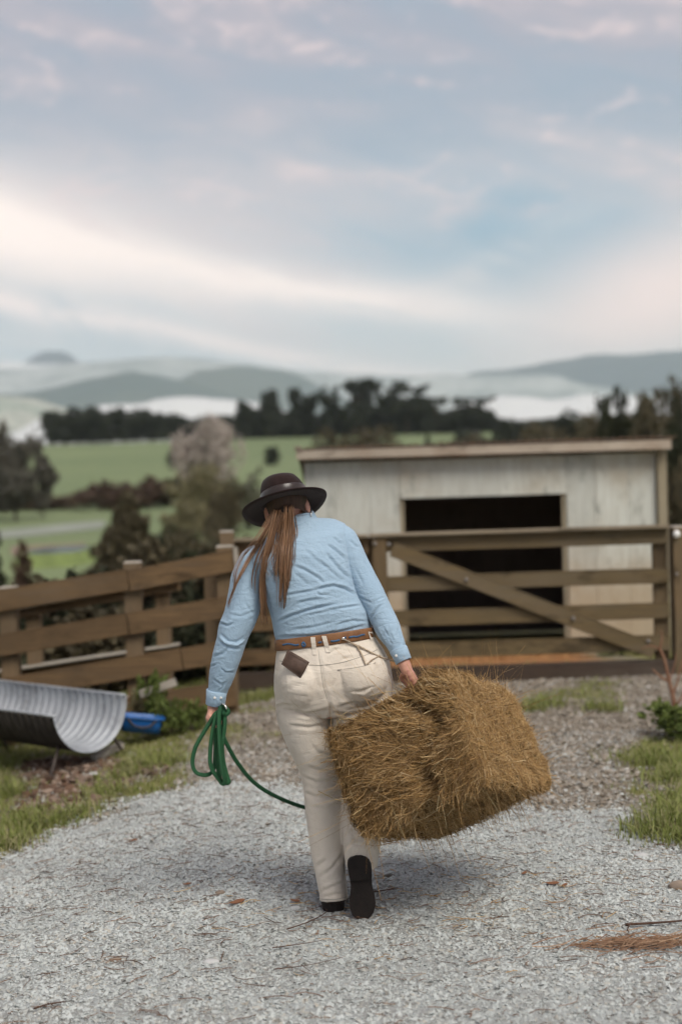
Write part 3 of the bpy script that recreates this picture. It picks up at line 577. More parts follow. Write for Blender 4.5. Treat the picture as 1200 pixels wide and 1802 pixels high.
def tree_mesh(kind, seed, n, size, wood_mat, leaf_mat):
    r = np.random.default_rng(seed); lb = lobes_of(kind, r); v, f = leaves(r, crown_pts(r, lb, n), size); v[:, 2] = np.maximum(v[:, 2], .02)
    cm = mesh_np('crown', v, f, False); cm.materials.append(leaf_mat)
    mb = MB(); mb.tube([(0, 0, -.08), (.01, 0, .2), (.0, .01, .5), (.01, 0, .8)], [.035, .028, .02, .006], 7)
    for L in lb[:7]:
        z0 = max(.08, L[2] * .55); mb.tube(spline([(0, 0, z0), (L[0] * .5, L[1] * .5, (z0 + L[2]) * .52), (L[0], L[1], L[2])], 6), np.linspace(.014, .003, 6), 5)
    tm = mesh_np('trunk', np.concatenate(mb.v), mb.f); tm.materials.append(wood_mat); return cm, tm
M_BARK = simple('bark', (.10, .08, .06), .95, .3, 30); M_BARKP = simple('bark_pale', (.30, .26, .23), .95, .3, 30)
def leafm(name, *cols): return island_mat(name, list(cols), .7, .2, .25)
LM = dict(dark=leafm('leaf_dark', (.030, .036, .018), (.045, .048, .024), (.022, .026, .016), (.055, .056, .03)),
          far=leafm('leaf_far', (.030, .038, .024), (.045, .052, .034), (.022, .028, .02), (.055, .06, .04)),
          olive=leafm('leaf_olive', (.19, .175, .09), (.25, .22, .12), (.15, .135, .075), (.28, .25, .15)),
          pink=leafm('leaf_pink', (.46, .39, .35), (.40, .34, .30), (.52, .45, .41), (.33, .30, .25)),
          brown=leafm('leaf_brown', (.105, .066, .05), (.14, .09, .066), (.075, .05, .04), (.12, .085, .05)),
          grey=leafm('leaf_grey', (.10, .092, .075), (.13, .12, .095), (.075, .07, .058), (.15, .14, .11)),
          sage=leafm('leaf_sage', (.22, .23, .16), (.17, .18, .12), (.26, .25, .18)),
          green=leafm('leaf_green', (.10, .14, .03), (.15, .19, .05), (.07, .10, .025), (.19, .21, .07)),
          bronze=leafm('leaf_bronze', (.085, .070, .042), (.115, .095, .055), (.06, .052, .032), (.135, .112, .065)))
PROTO = {}
def tree_at(name, px, py, Y, wpx, kind, lm, label, cat='tree', group=None, n=3600, size=.045, var=0, bark=M_BARK, sink=0.0):
    key = (kind, lm, n, size, var)
    if key not in PROTO: PROTO[key] = tree_mesh(kind, hash_(key), n, size, bark, LM[lm])
    cm, tm = PROTO[key]; top = P(px, py, Y); zb = float(ground_z(top[0], Y)) - sink; h = top[2] - zb; w = wpx * Y / FPX
    e = empty(name, (top[0], Y, zb), label=label, cat=cat, group=group); e['local'] = 1; e.scale = (w / .95, w / .95, h / (.85 if kind in ('shrub', 'round') else .95)); e.rotation_euler = (0, 0, R.uniform(0, 6.28))
    link('crown', cm, None, e); link('trunk' if cat == 'tree' else 'stem', tm, None, e); return e
def hash_(k): return sum(ord(c) * (i + 7) for i, c in enumerate(str(k))) % 100003
# tree line on top of the green field
ORD = 'first second third fourth fifth sixth seventh eighth ninth tenth eleventh twelfth thirteenth fourteenth fifteenth sixteenth seventeenth eighteenth nineteenth twentieth twenty-first twenty-second'.split()
GRP = 'dark trees along the far field edge'
i = 0
for px, py, w in [(92, 726, 36), (112, 720, 40), (138, 717, 44), (165, 719, 42), (190, 716, 44), (216, 719, 44), (242, 722, 42), (266, 724, 40), (288, 728, 36), (306, 730, 30)]:
    i += 1; tree_at('hedge_tree', px, py, 262 + R.uniform(-6, 10), w * 1.25, 'block', 'far', ORD[i - 1] + ' dark tree from the left in the dense clump above the field', group='clump of dark trees at the left end of the tree line', var=i % 3)
for px, py, w in [(330, 744, 34), (352, 738, 36), (378, 732, 40), (402, 736, 34), (424, 740, 30), (452, 736, 38), (498, 736, 40), (532, 734, 40), (566, 736, 40), (592, 738, 34), (655, 726, 40), (690, 730, 40), (745, 728, 44), (780, 726, 40), (806, 728, 36), (850, 736, 44), (884, 742, 44), (918, 744, 46), (952, 740, 40), (980, 732, 34), (1010, 742, 44), (1046, 738, 44)]:
    i += 1; tree_at('field_tree', px, py, 268 + R.uniform(-8, 14), w * 1.3, 'block', 'far', ORD[i - 11] + ' low dark tree from the left in the long row right of the dense clump', group=GRP, var=i % 3)
for px, py, w, kd, lab in [(432, 705, 30, 'open', 'slim round headed tree above the tree line, left of the hat'), (474, 703, 34, 'round', 'rounded tree above the tree line directly over the hat'), (520, 684, 26, 'open', 'tall thin open tree in the middle of the tree line'), (546, 700, 34, 'open', 'loose open tree right beside the tall thin one'), (622, 674, 72, 'umbrella', 'large flat topped pine with a sprawling crown above the olive bush'), (714, 677, 64, 'umbrella', 'tallest flat topped pine near the middle of the tree line'), (766, 700, 40, 'umbrella', 'small flat topped pine right of the tallest pine'), (824, 698, 46, 'umbrella', 'lone thin umbrella tree before the white mist'), (828, 718, 50, 'round', 'dome shaped tree below the umbrella tree')]:
    i += 1; tree_at('field_tree', px, py, 258, w * 1.15, kd, 'far', lab, n=4500, var=i)
for k, (px, py, w) in enumerate([(340, 740, 60), (400, 730, 60), (460, 728, 60), (520, 726, 60), (580, 728, 60), (660, 716, 64), (730, 716, 64), (790, 718, 60), (860, 730, 60), (930, 738, 60), (1000, 736, 60)]): tree_at('belt_tree', px, py, 284, w * 1.5, 'block', 'far', ORD[k] + ' broad dark tree from the left at the back of the far row', group='dark trees at the back of the far row', n=4200, var=k % 3)
for k, (px, py, w) in enumerate([(830, 762, 90), (890, 752, 100), (950, 748, 100), (1010, 752, 100), (1065, 740, 90)]): tree_at('roofline_bush', px, py, 135, w * 1.2, 'shrub', ['bronze', 'far'][k % 2], ORD[k] + ' dark bush from the left along the right half of the shed roof', 'bush', 'dark bushes behind the shed roof', n=5000, size=.04, var=k % 3)
# scattered shrubs on the field
tree_at('round_bush', 477, 784, 170, 30, 'block', 'far', 'single round dark bush on the green field', 'bush', n=3000)
tree_at('small_bush', 303, 790, 170, 24, 'shrub', 'dark', 'small dark bush on the field left of the pale tree', 'bush', n=1400)
tree_at('olive_bush', 637, 741, 125, 112, 'shrub', 'bronze', 'broad olive brown bush rising behind the shed roof', 'bush', n=4200, size=.028)
tree_at('field_bush', 706, 776, 120, 36, 'shrub', 'bronze', 'small olive bush just above the shed roof', 'bush', n=1600, var=2); tree_at('field_bush', 752, 764, 122, 34, 'conifer', 'dark', 'dark pointed bush above the middle of the shed roof', 'bush', n=1600)
# mid distance, left
tree_at('big_tree', 22, 752, 82, 92, 'open', 'grey', 'tall loose dark tree at the left frame edge', n=8000, size=.028, var=4); tree_at('big_tree', -45, 765, 84, 110, 'round', 'grey', 'dark tree cut by the left frame edge', n=3000, var=5); tree_at('big_tree', 72, 796, 86, 50, 'open', 'grey', 'shorter loose tree right of the tall left one', n=4000, var=6)
hs = [(12, 876, 60), (48, 868, 50), (82, 880, 44), (108, 866, 56), (178, 846, 60), (212, 846, 64), (242, 848, 50), (296, 840, 54), (262, 862, 40)]
for k, (px, py, w) in enumerate(hs): tree_at('hedge_shrub', px, py, 96 + R.uniform(-2, 2), w * 1.5, 'shrub', 'brown' if k != 7 else 'dark', ORD[sorted(range(9), key=lambda q: hs[q][0]).index(k)] + ' purplish brown hedge shrub from the left below the green field' if k != 7 else 'darkest shrub at the right end of the brown hedge', 'shrub', 'purplish brown hedge shrubs' if k != 7 else None, n=2400, var=k % 3)
tree_at('pale_tree', 362, 768, 74, 104, 'round', 'pink', 'pale pinkish grey bare tree in front of the field', n=6000, size=.026, bark=M_BARKP); 
tree_at('olive_tree', 366, 832, 60, 110, 'round', 'olive', 'yellowish olive tree below the pale tree', n=5000, size=.028)
tree_at('olive_tree', 330, 890, 52, 100, 'round', 'olive', 'olive tree left of and below the pale tree', n=4000, size=.03, var=1)
tree_at('dark_tree', 395, 862, 48, 78, 'round', 'bronze', 'dark rounded tree just left of the hat brim', n=4000, size=.03)
tree_at('sage_bush', 432, 846, 62, 74, 'shrub', 'sage', 'pale sage bush half hidden behind the hat', 'bush', n=3000)
tree_at('dark_fir', 224, 880, 36, 150, 'conifer', 'bronze', 'broad dark fir tree above the left fence', n=14000, size=.035); tree_at('dark_fir', 276, 930, 38, 90, 'shrub', 'dark', 'dark bush at the right foot of the broad fir', 'bush', n=3500)
tree_at('small_fir', 40, 958, 32, 66, 'conifer', 'brown', 'small dark pointed fir left of the pond', n=2600); tree_at('small_fir', -8, 946, 30, 60, 'conifer', 'dark', 'dark fir cut by the left frame edge above the fence', n=2600)
tree_at('grey_bush', 380, 925, 30, 120, 'shrub', 'bronze', 'grey olive bush above the fence corner', 'bush', n=4000, size=.03)
# undergrowth behind the left fence, before the slope
ub = sorted([(-40, 1072, 13.2, 200), (20, 1062, 14, 200), (85, 1052, 13.4, 200), (150, 1040, 14.5, 200), (215, 1024, 13.8, 200), (275, 1012, 14.6, 190), (335, 1000, 14.2, 180), (395, 985, 14.4, 150), (455, 980, 14.0, 140), (510, 990, 14.8, 100), (50, 1110, 12.4, 170), (130, 1105, 12.3, 170), (215, 1098, 12.5, 170), (300, 1090, 12.3, 170), (380, 1075, 12.2, 150), (450, 1070, 12.4, 140)])
for k, (px, py, Y, w) in enumerate(ub):
    tree_at('undergrowth_bush', px, py, Y, w, 'shrub', ['dark', 'bronze', 'dark'][k % 3], ORD[k] + ' dark bush from the left behind the fence rails', 'bush', 'dark bushes behind the left fence', n=6000, size=.05, var=k % 3)
# behind and beside the shed, right
for px, py, Y, w, kd, lm, lab in [(1108, 680, 66, 90, 'open', 'dark', 'tall ragged dark tree behind the right end of the shed'), (1150, 705, 62, 110, 'round', 'bronze', 'wide dark brown tree behind the shed corner'), (1196, 690, 58, 90, 'open', 'dark', 'dark tree at the right frame edge above the shed'), (1050, 738, 80, 100, 'round', 'bronze', 'lower rounded dark tree above the shed roof right'), (960, 744, 95, 120, 'shrub', 'bronze', 'dark olive thicket tree above the middle of the shed roof'), (1250, 720, 50, 130, 'round', 'dark', 'dark tree just beyond the right frame edge')]: tree_at('shed_tree', px, py, Y, w, kd, lm, lab, n=4200, size=.03, var=px)
tree_at('shed_bush', 1196, 800, 17.5, 70, 'shrub', 'bronze', 'olive bush beside the right shed corner', 'bush', n=3600, size=.03); tree_at('shed_bush', 1215, 930, 14.5, 90, 'shrub', 'dark', 'dark bush behind the right gate post', 'bush', n=3000, size=.03, var=2)
for k, (px, py, w) in enumerate([(1090, 1130, 70), (1130, 1120, 60), (1060, 1150, 50)]): tree_at('shed_weed', px, py, 13.3, w, 'shrub', 'green', ['middle', 'rightmost', 'leftmost'][k] + ' of three low green weeds against the shed wall behind the gate', 'weed', 'green weeds before the shed wall', n=900, size=.045, var=k)
# weeds by the trough and plants at the right
for k, (px, py, Y, w, lm, lab) in enumerate([(272, 1188, 9.35, 52, 'green', 'tall leafy green weed growing between trough and fence'), (300, 1225, 9.25, 70, 'green', 'bushy green weed below the fence, right of the blue tub'), (250, 1215, 9.5, 50, 'olive', 'yellow green weed behind the blue tub'), (335, 1238, 9.3, 60, 'green', 'low green weed at the foot of the fence end post')]): tree_at('weed', px, py, Y, w, 'shrub', lm, lab, 'weed', n=1300, size=.05, var=k + 3)
tree_at('leafy_shrub', 1215, 1225, 8.3, 110, 'shrub', 'green', 'dark leafy shrub at the right frame edge', 'shrub', n=2200, size=.05, var=7)
sap = empty('bare_sapling', G(1188, 1262), label='bare reddish brown sapling with forked twigs at the right', cat='sapling'); M_SAP = simple('sapling_bark', (.18, .085, .05), .8, .3, 40, (.25, .14, .085))
SYp = 9.2
for pts, r0, r1 in (([(1188, 1262), (1183, 1225), (1177, 1200), (1168, 1160), (1160, 1142)], .016, .008), ([(1160, 1142), (1164, 1125), (1163, 1110)], .008, .004), ([(1160, 1142), (1145, 1137), (1128, 1141)], .006, .003), ([(1177, 1200), (1162, 1191), (1148, 1178)], .009, .005), ([(1183, 1225), (1194, 1190), (1200, 1160)], .008, .004), ([(1186, 1245), (1205, 1215), (1215, 1180)], .008, .004), ([(1177, 1200), (1186, 1170), (1188, 1150)], .006, .003)):
    vv, ff = tube(spline([P(a, b_, SYp) for a, b_ in pts], 12), np.linspace(r0, r1, 12), 8); obj('branch', vv, ff, M_SAP, sap)

# ------------------------------------------------------------------ the person, walking away
D = 5.25
def remesh(mb, voxel, it=4, fac=.5):
    me = mesh_np('tmp', np.concatenate(mb.v), mb.f); o = bpy.data.objects.new('tmp', me); COL.objects.link(o)
    q = o.modifiers.new('r', 'REMESH'); q.mode = 'VOXEL'; q.voxel_size = voxel
    if it: q = o.modifiers.new('s', 'SMOOTH'); q.factor = fac; q.iterations = it
    dg = bpy.context.evaluated_depsgraph_get(); e = o.evaluated_get(dg); m2 = bpy.data.meshes.new_from_object(e)
    n = len(m2.vertices); v = np.empty(n * 3, np.float32); m2.vertices.foreach_get('co', v); f = [tuple(p.vertices) for p in m2.polygons]
    nr = np.empty(n * 3, np.float32); m2.vertex_normals.foreach_get('vector', nr)
    bpy.data.objects.remove(o); bpy.data.meshes.remove(me); bpy.data.meshes.remove(m2)
    return v.reshape(-1, 3).astype(float), f, nr.reshape(-1, 3).astype(float)
def crease(V, N, strokes):                               # cloth folds: ridges and grooves along lines over the camera side
    x, y = project(V); face = sstep(.0, .35, -N[:, 1]); out = np.zeros(len(V))
    for pts, w, amp in strokes:
        p = np.array(pts, float); seg = np.linalg.norm(np.diff(p, axis=0), axis=1); tot = seg.sum(); acc = 0; best = np.full(len(V), 1e9); tt = np.zeros(len(V)); sg = np.zeros(len(V))
        for i in range(len(p) - 1):
            e = p[i + 1] - p[i]; u = np.clip(((x - p[i, 0]) * e[0] + (y - p[i, 1]) * e[1]) / (e @ e), 0, 1)
            dx_, dy_ = x - p[i, 0] - u * e[0], y - p[i, 1] - u * e[1]; d = np.hypot(dx_, dy_); k = d < best
            best = np.where(k, d, best); tt = np.where(k, (acc + u * seg[i]) / tot, tt); sg = np.where(k, (dx_ * e[1] - dy_ * e[0]) / (np.linalg.norm(e) + 1e-9), sg); acc += seg[i]
        tap = np.clip(np.minimum(tt, 1 - tt) * 5, 0, 1) ** .7
        out += amp * tap * (np.exp(-(best / w) ** 1.25) - .65 * np.exp(-((sg - 1.9 * w) / (1.3 * w)) ** 2) * (best < 6 * w) - .25 * np.exp(-((sg + 2 * w) / (1.4 * w)) ** 2) * (best < 6 * w))
    return V + N * (out * face)[:, None]
def rr(L, Rr, dy, d, e=.9, dzb=0., n=40):                # a body ring from its left and right edge in the photo
    a, b = P(*L, D + dy), P(*Rr, D + dy); return ring((a + b) / 2, (b - a) / 2, (0, d, dzb), n, e)
def limb(L, Y, sq=1.0, n=24):                            # list of (px, py, r px, dy)
    pts = np.array([P(a, b, D + d) for a, b, r, d in L]); rad = np.array([r for _, _, r, _ in L]) * D / FPX
    m = 5 * len(L); k = spline(pts, m); ra = np.interp(np.linspace(0, len(L) - 1, m), np.arange(len(L)), rad); return tube(k, ra, n)
def bvh_of(v, f): return BVHTree.FromPolygons([Vector(p) for p in v], f)
def hit(bv, px, py, off=0.0):
    d = Vector(ray(px, py)).normalized(); p, n, i, dist = bv.ray_cast(Vector(EYE), d)
    return None if p is None else np.array(p) + np.array(n) * off * (1 if n.dot(d) < 0 else -1)
root = P(590, 1604, D); root[2] = float(ground_z(root[0], root[1]))
person = empty('person', root, label='person in blue shirt, beige trousers and dark brimmed hat walking away', cat='person')

def cloth(name, a, b, wv, sheen=.15, dirt=0., crk=.34):
    m, t, bs = new_mat(name); n = nz(t, 5, 4, .55); k = nz(t, 700, 2, .5); big = nz(t, 24, 4, .6)
    r1 = (nz(t, 7.5, 3, .55, stretch=(1, 1, 2.2), dist=1.2) - .5).op('ABSOLUTE').step(.0, .11); r2 = (nz(t, 15, 3, .6, stretch=(1.4, 1, 1), dist=1.5, off=4) - .5).op('ABSOLUTE').step(.0, .09)
    c = mixc(t, n.step(.3, .7), a, b); c = mixc(t, k.step(.3, .7) * .35, c, tuple(x * .72 for x in a))
    if dirt: c = mixc(t, nz(t, 9, 5, .65, off=2.2).step(.55, .72) * dirt, c, (.24, .165, .10))
    t.links.new(c, bs.inputs['Base Color']); bs.inputs['Roughness'].default_value = .9; bs.inputs['Specular IOR Level'].default_value = .15
    bs.inputs['Sheen Weight'].default_value = sheen; bump(t, bs, k * .12 + big * wv * .4 + r1 * .55 + r2 * .35, crk, .006); return m
M_SHIRT = cloth('shirt_cotton', (.35, .475, .59), (.31, .43, .545), .8)
M_TROU = cloth('trouser_cotton', (.72, .65, .56), (.66, .585, .49), .7, dirt=.35, crk=.20)
M_STITCH = simple('stitch', (.36, .33, .28), .9); M_STITCHB = simple('stitch_blue', (.16, .25, .38), .9)
M_BTN = simple('button_white', (.75, .74, .70), .35, .1)
M_SKIN = simple('skin', (.46, .21, .15), .55, .2, 14, (.56, .30, .22), bmp=.15, bscale=220, spec=.4)
M_BOOT = simple('boot_leather', (.028, .017, .013), .5, .4, 12, (.042, .026, .02), bmp=.2, bscale=90)
M_SOLE = simple('boot_sole', (.022, .016, .013), .75, .4, 30, bmp=.3, bscale=120)
M_HAT = simple('hat_felt', (.021, .0125, .0115), .92, .3, 30, (.03, .018, .017), bmp=.2, bscale=300, spec=.1, sheen=.1)
M_BAND = simple('hat_band_leather', (.03, .019, .016), .33, .3, 20, (.022, .014, .012), spec=.5)
M_BELT = simple('belt_leather', (.24, .115, .05), .5, .3, 30, (.16, .072, .032), bmp=.2, bscale=140)
M_WALLET = simple('wallet_leather', (.10, .062, .045), .55, .3, 40, (.065, .04, .03), bmp=.35, bscale=160)
M_INLAY = simple('belt_inlay_blue', (.05, .13, .25), .6, .4, 200)
M_METAL = simple('silver', (.75, .74, .72), .25, .1, 50, metal=.9)

# --- shirt
mb = MB()
TOR = [((490, 1152), (660, 1128), .00, .112, .85), ((488, 1135), (654, 1111), .00, .116, .85), ((483, 1118), (653, 1097), -.005, .122, .85), ((478, 1090), (650, 1076), -.008, .124, .85), ((468, 1055), (630, 1043), -.005, .128, .85),
       ((452, 1018), (620, 1000), .005, .130, .85), ((440, 990), (616, 966), .015, .126, .85), ((444, 968), (613, 936), .025, .108, .88), ((458, 952), (608, 922), .035, .084, .9), ((486, 937), (590, 914), .045, .064, 1), ((503, 922), (556, 911), .052, .054, 1), ((508, 912), (551, 903), .06, .05, 1)]
mb.loft([rr(*q[:4], e=q[4], dzb=-.010) for q in TOR])
mbL = MB(); v, f = limb([(462, 975, 23, .03), (448, 990, 29, .02), (437, 1020, 31, .01), (431, 1050, 30.5, .0), (424, 1082, 30.5, -.01), (413, 1108, 29, -.015), (406, 1132, 26.5, -.015), (398, 1160, 25, -.01), (391, 1186, 23, 0), (385, 1210, 18.5, .01), (380, 1232, 15, .015)], D); mbL.add(v, f)
mbR = MB(); v, f = limb([(590, 937, 16, .03), (604, 949, 25, .022), (624, 993, 25.5, .005), (638, 1020, 25, -.01), (651, 1044, 25, -.025), (672, 1085, 23, -.045), (684, 1110, 22.5, -.06), (694, 1129, 17.5, -.075), (702, 1146, 14.2, -.085), (706, 1154, 13, -.09)], D); mbR.add(v, f)
SHELLS = [remesh(q, .0042, 4, .5) for q in (mb, mbL, mbR)]
SH = [([(517, 996), (535, 1002), (560, 1017), (570, 1027)], 3.4, -.0065), ([(575, 957), (593, 971), (608, 985)], 3.2, -.006), ([(573, 973), (593, 997), (606, 1010), (617, 1018)], 3.4, -.007),
      ([(552, 1039), (573, 1033), (588, 1031), (607, 1036), (624, 1047)], 3.2, -.009), ([(500, 1048), (530, 1043), (556, 1038)], 3.0, -.0055), ([(484, 1096), (513, 1083), (535, 1076), (560, 1069), (594, 1063)], 3.2, -.0085),
      ([(568, 1074), (607, 1069), (636, 1065)], 2.6, -.006), ([(520, 1062), (547, 1056), (568, 1054)], 3.2, -.005), ([(556, 1040), (562, 1047), (582, 1046)], 2.4, -.005), ([(530, 1084), (565, 1078), (600, 1074)], 2.6, -.004), ([(590, 1100), (620, 1092), (648, 1094)], 2.6, -.0045), ([(510, 1108), (550, 1104), (590, 1094)], 3, -.0035),
      ([(487, 1121), (547, 1119), (597, 1112), (648, 1099)], 3.2, -.006), ([(560, 985), (590, 1012), (600, 1020)], 3, -.004), ([(585, 945), (600, 958)], 3, -.004), ([(535, 965), (560, 990), (575, 1000)], 4, -.003), ([(520, 1010), (545, 1030)], 4, -.003), ([(470, 1000), (490, 1030), (500, 1060)], 4, -.004), ([(490, 960), (500, 1000)], 4, -.003),
      ([(386, 1096), (401, 1101), (412, 1096)], 2.6, -.007), ([(384, 1118), (399, 1132), (417, 1135), (432, 1126)], 2.8, .008), ([(386, 1128), (404, 1140), (424, 1142)], 2.6, -.006), ([(375, 1155), (393, 1150), (402, 1138)], 2.8, -.006), ([(368, 1174), (382, 1168)], 2.2, -.005), ([(387, 1175), (398, 1183), (414, 1183)], 1.8, -.004), ([(406, 1047), (440, 1047)], 1.6, -.002), ([(400, 1080), (425, 1085), (450, 1075)], 3, -.003), ([(375, 1195), (390, 1205), (400, 1200)], 2.4, -.005), ([(430, 1060), (445, 1080)], 3, -.003), ([(388, 1215), (394, 1205)], 2, -.005),
      ([(650, 1090), (664, 1071), (675, 1062)], 2.6, -.006), ([(661, 1104), (670, 1122), (681, 1139)], 2.2, -.006), ([(699, 1105), (704, 1120), (707, 1135)], 2.0, -.006), ([(685, 1112), (692, 1128)], 2.2, -.0045), ([(672, 1100), (684, 1120), (690, 1136)], 2, -.004), ([(625, 1000), (640, 1030)], 3, -.003), ([(640, 985), (655, 1015)], 3.5, -.003), ([(630, 1050), (655, 1062)], 2.6, -.004), ([(614, 950), (630, 965)], 3, -.004), ([(676, 1050), (660, 1058)], 2, -.004)]
shirt = None; allv, allf, off_ = [], [], 0
for SV, SF, SN in SHELLS:
    SV = crease(SV, SN, [(p_, w_ * .74, a_ * .95) for p_, w_, a_ in SH]); SV = SV + SN * (.0016 * noise3(SV, 22) + .0009 * noise3(SV, 55))[:, None]
    o = obj('shirt' if shirt is None else 'sleeve', SV, SF, M_SHIRT, person if shirt is None else shirt); shirt = shirt or o
    allv.append(SV); allf += [tuple(i + off_ for i in q) for q in SF]; off_ += len(SV)
sbv = bvh_of(np.concatenate(allv), allf)
def strip(name, pts, w, bv, mat, parent, off=.0016, th=.0012, n=24):
    c = spline([(a, b, 0) for a, b in pts], n)[:, :2]; T = np.gradient(c, axis=0); T /= np.linalg.norm(T, axis=1)[:, None]; Nn = np.stack([-T[:, 1], T[:, 0]], 1); rows = []
    for i in range(n):
        l, r_ = hit(bv, *(c[i] - Nn[i] * w / 2)), hit(bv, *(c[i] + Nn[i] * w / 2))
        if l is None or r_ is None: continue
        o = np.array([0, -1, 0.12]); rows.append(np.array([l - o * .001, l + o * (off + th), r_ + o * (off + th), r_ - o * .001]))
    if len(rows) < 2: return None
    v, f = loft(rows); return obj(name, v, f, mat, parent)
strip('yoke_seam', [(520, 946), (560, 938), (608, 938)], .9, sbv, M_STITCHB, shirt, -.0004, .0005) if 0 else None
def cuff(a, b, ra, rb, dya, dyb, bt):
    pa, pb = P(*a, D + dya), P(*b, D + dyb); s = D / FPX; q = np.array([0, 0, 0.]); rs = []
    for u, k in ((0, 1.0), (.06, 1.09), (.5, 1.08), (.96, 1.10), (1.0, 1.05), (.97, .95), (.5, .93), (.1, .9)):
        c_ = pa + (pb - pa) * u; r_ = (ra + (rb - ra) * u) * s * k; t_ = (pb - pa) / np.linalg.norm(pb - pa); A = np.cross(t_, (0, 1, 0)); A /= np.linalg.norm(A); B = np.cross(t_, A); rs.append(ring(c_, A * r_, B * r_ * 1.05, 28))
    v, f = loft(rs); v = v + .0008 * noise3(v, 60)[:, None]; o = obj('cuff', v, f, M_SHIRT, shirt); bv = bvh_of(v, f)
    for q in bt:
        h = hit(bv, *q)
        if h is not None: disc('button', h, .0052, M_BTN, o, th=.003)
cuff((382, 1214), (379, 1240), 17.5, 15.5, .01, .015, ((378, 1228), (389, 1228)))
cuff((700, 1141), (710.5, 1164), 15.2, 13.2, -.083, -.095, ((697, 1154),))
# collar with its turned down fall
rs = [rr((509, 906), (549, 901), .058, .052, 1, .012), rr((507, 902), (550, 898), .06, .055, 1, .012), rr((504, 905), (552, 901), .058, .060, 1, .012), rr((498, 917), (559, 912), .052, .069, 1, .012), rr((495, 924), (563, 919), .05, .073, 1, .012), rr((497, 924), (561, 919), .05, .070, 1, .012), rr((506, 912), (552, 907), .056, .056, 1, .012)]
v, f = loft(rs); obj('collar', v, f, M_SHIRT, shirt)

# --- trousers
mb = MB()
PEL = [((490, 1128), (653, 1106), .0, .112, .85), ((488, 1138), (656, 1116), .0, .117, .85), ((485, 1160), (672, 1138), -.004, .13, .85), ((482, 1185), (686, 1165), -.008, .14, .85), ((482, 1215), (692, 1200), -.008, .142, .85), ((486, 1240), (692, 1228), -.002, .132, .85), ((500, 1262), (680, 1255), .01, .105, .9)]
mb.loft([rr(*q[:4], e=q[4], dzb=-.010) for q in PEL])
s_ = D / FPX
v, f = ellipsoid(P(530, 1198, D - .065), (42 * s_, .105, 50 * s_)); mb.add(v, f); v, f = ellipsoid(P(634, 1190, D - .068), (50 * s_, .108, 54 * s_)); mb.add(v, f)
LL = [(530, 1225, 44, 0), (533, 1255, 47.5, 0), (541, 1290, 42.5, .01), (551, 1320, 39, .02), (559.5, 1345, 36, .03), (567, 1380, 35, .035), (572, 1430, 35, .03), (575.5, 1480, 32, .025), (579, 1515, 29, .02), (583, 1545, 26.5, .015), (586.5, 1568, 25.5, .01), (588, 1584, 25.5, .005)]
v, f = limb(LL, D, n=28); mb.add(v, f)
RL = [(638, 1215, 48, -.01), (636, 1250, 51, 0), (634, 1290, 50, .02), (633, 1335, 44, .05), (633, 1370, 40, .06), (634, 1410, 38, .035), (635, 1450, 35.5, .0), (637, 1485, 33, -.03), (636, 1508, 30, -.035), (637, 1524, 28, -.03)]
v, f = limb(RL, D, n=28); mb.add(v, f)
TV, TF, TN = remesh(mb, .0054, 3, .5)
TS = [([(560, 1143), (565, 1180), (569, 1210), (577, 1232), (582, 1252)], 3.2, -.0028), ([(582, 1236), (581, 1262), (583, 1300)], 3, -.007), ([(500, 1247), (540, 1257), (578, 1250)], 3, -.008), ([(508, 1276), (545, 1280), (580, 1274)], 2.8, -.006), ([(520, 1262), (560, 1268), (578, 1262)], 3, .004),
      ([(584, 1252), (612, 1259), (650, 1251), (690, 1230)], 2.8, -.008), ([(590, 1265), (630, 1271), (670, 1262), (688, 1250)], 2.6, -.006), ([(598, 1243), (625, 1236)], 2.6, -.005), ([(484, 1245), (500, 1240), (515, 1242)], 2.6, -.006), ([(500, 1215), (520, 1205), (540, 1205)], 3.5, -.004),
      ([(530, 1366), (556, 1376), (597, 1372)], 3, -.006), ([(534, 1394), (560, 1404), (600, 1396)], 3.2, -.006), ([(540, 1350), (570, 1358), (592, 1352)], 3.2, -.004), ([(545, 1420), (575, 1424), (602, 1416)], 3.4, -.004), ([(602, 1330), (585, 1345), (570, 1350)], 3, -.004), ([(548, 1310), (560, 1325), (580, 1330)], 3.5, -.004),
      ([(565, 1570), (585, 1560), (607, 1552)], 2.6, -.005), ([(562, 1545), (585, 1528), (606, 1500)], 3.2, -.006), ([(558, 1525), (575, 1512)], 3, -.005), ([(570, 1578), (600, 1572)], 2.2, -.004), ([(604, 1490), (622, 1484), (640, 1488)], 2.4, -.006), ([(606, 1470), (630, 1458), (660, 1462)], 3, -.005), ([(602, 1435), (625, 1428), (650, 1436)], 3, -.005), ([(600, 1415), (620, 1405)], 3, -.005),
      ([(570, 1170), (585, 1178)], 2, -.003), ([(640, 1150), (662, 1150)], 2.4, -.004), ([(600, 1160), (630, 1155), (645, 1148)], 2.4, -.005), ([(655, 1205), (640, 1217), (612, 1214)], 2.4, -.005), ([(520, 1150), (545, 1146)], 2.6, -.003), ([(575, 1150), (600, 1140)], 2.6, -.004)]
TV = crease(TV, TN, TS); TV = TV + TN * (.0014 * noise3(TV, 20) + .0008 * noise3(TV, 52))[:, None]
trousers = obj('trousers', TV, TF, M_TROU, person); tbv = bvh_of(TV, TF)
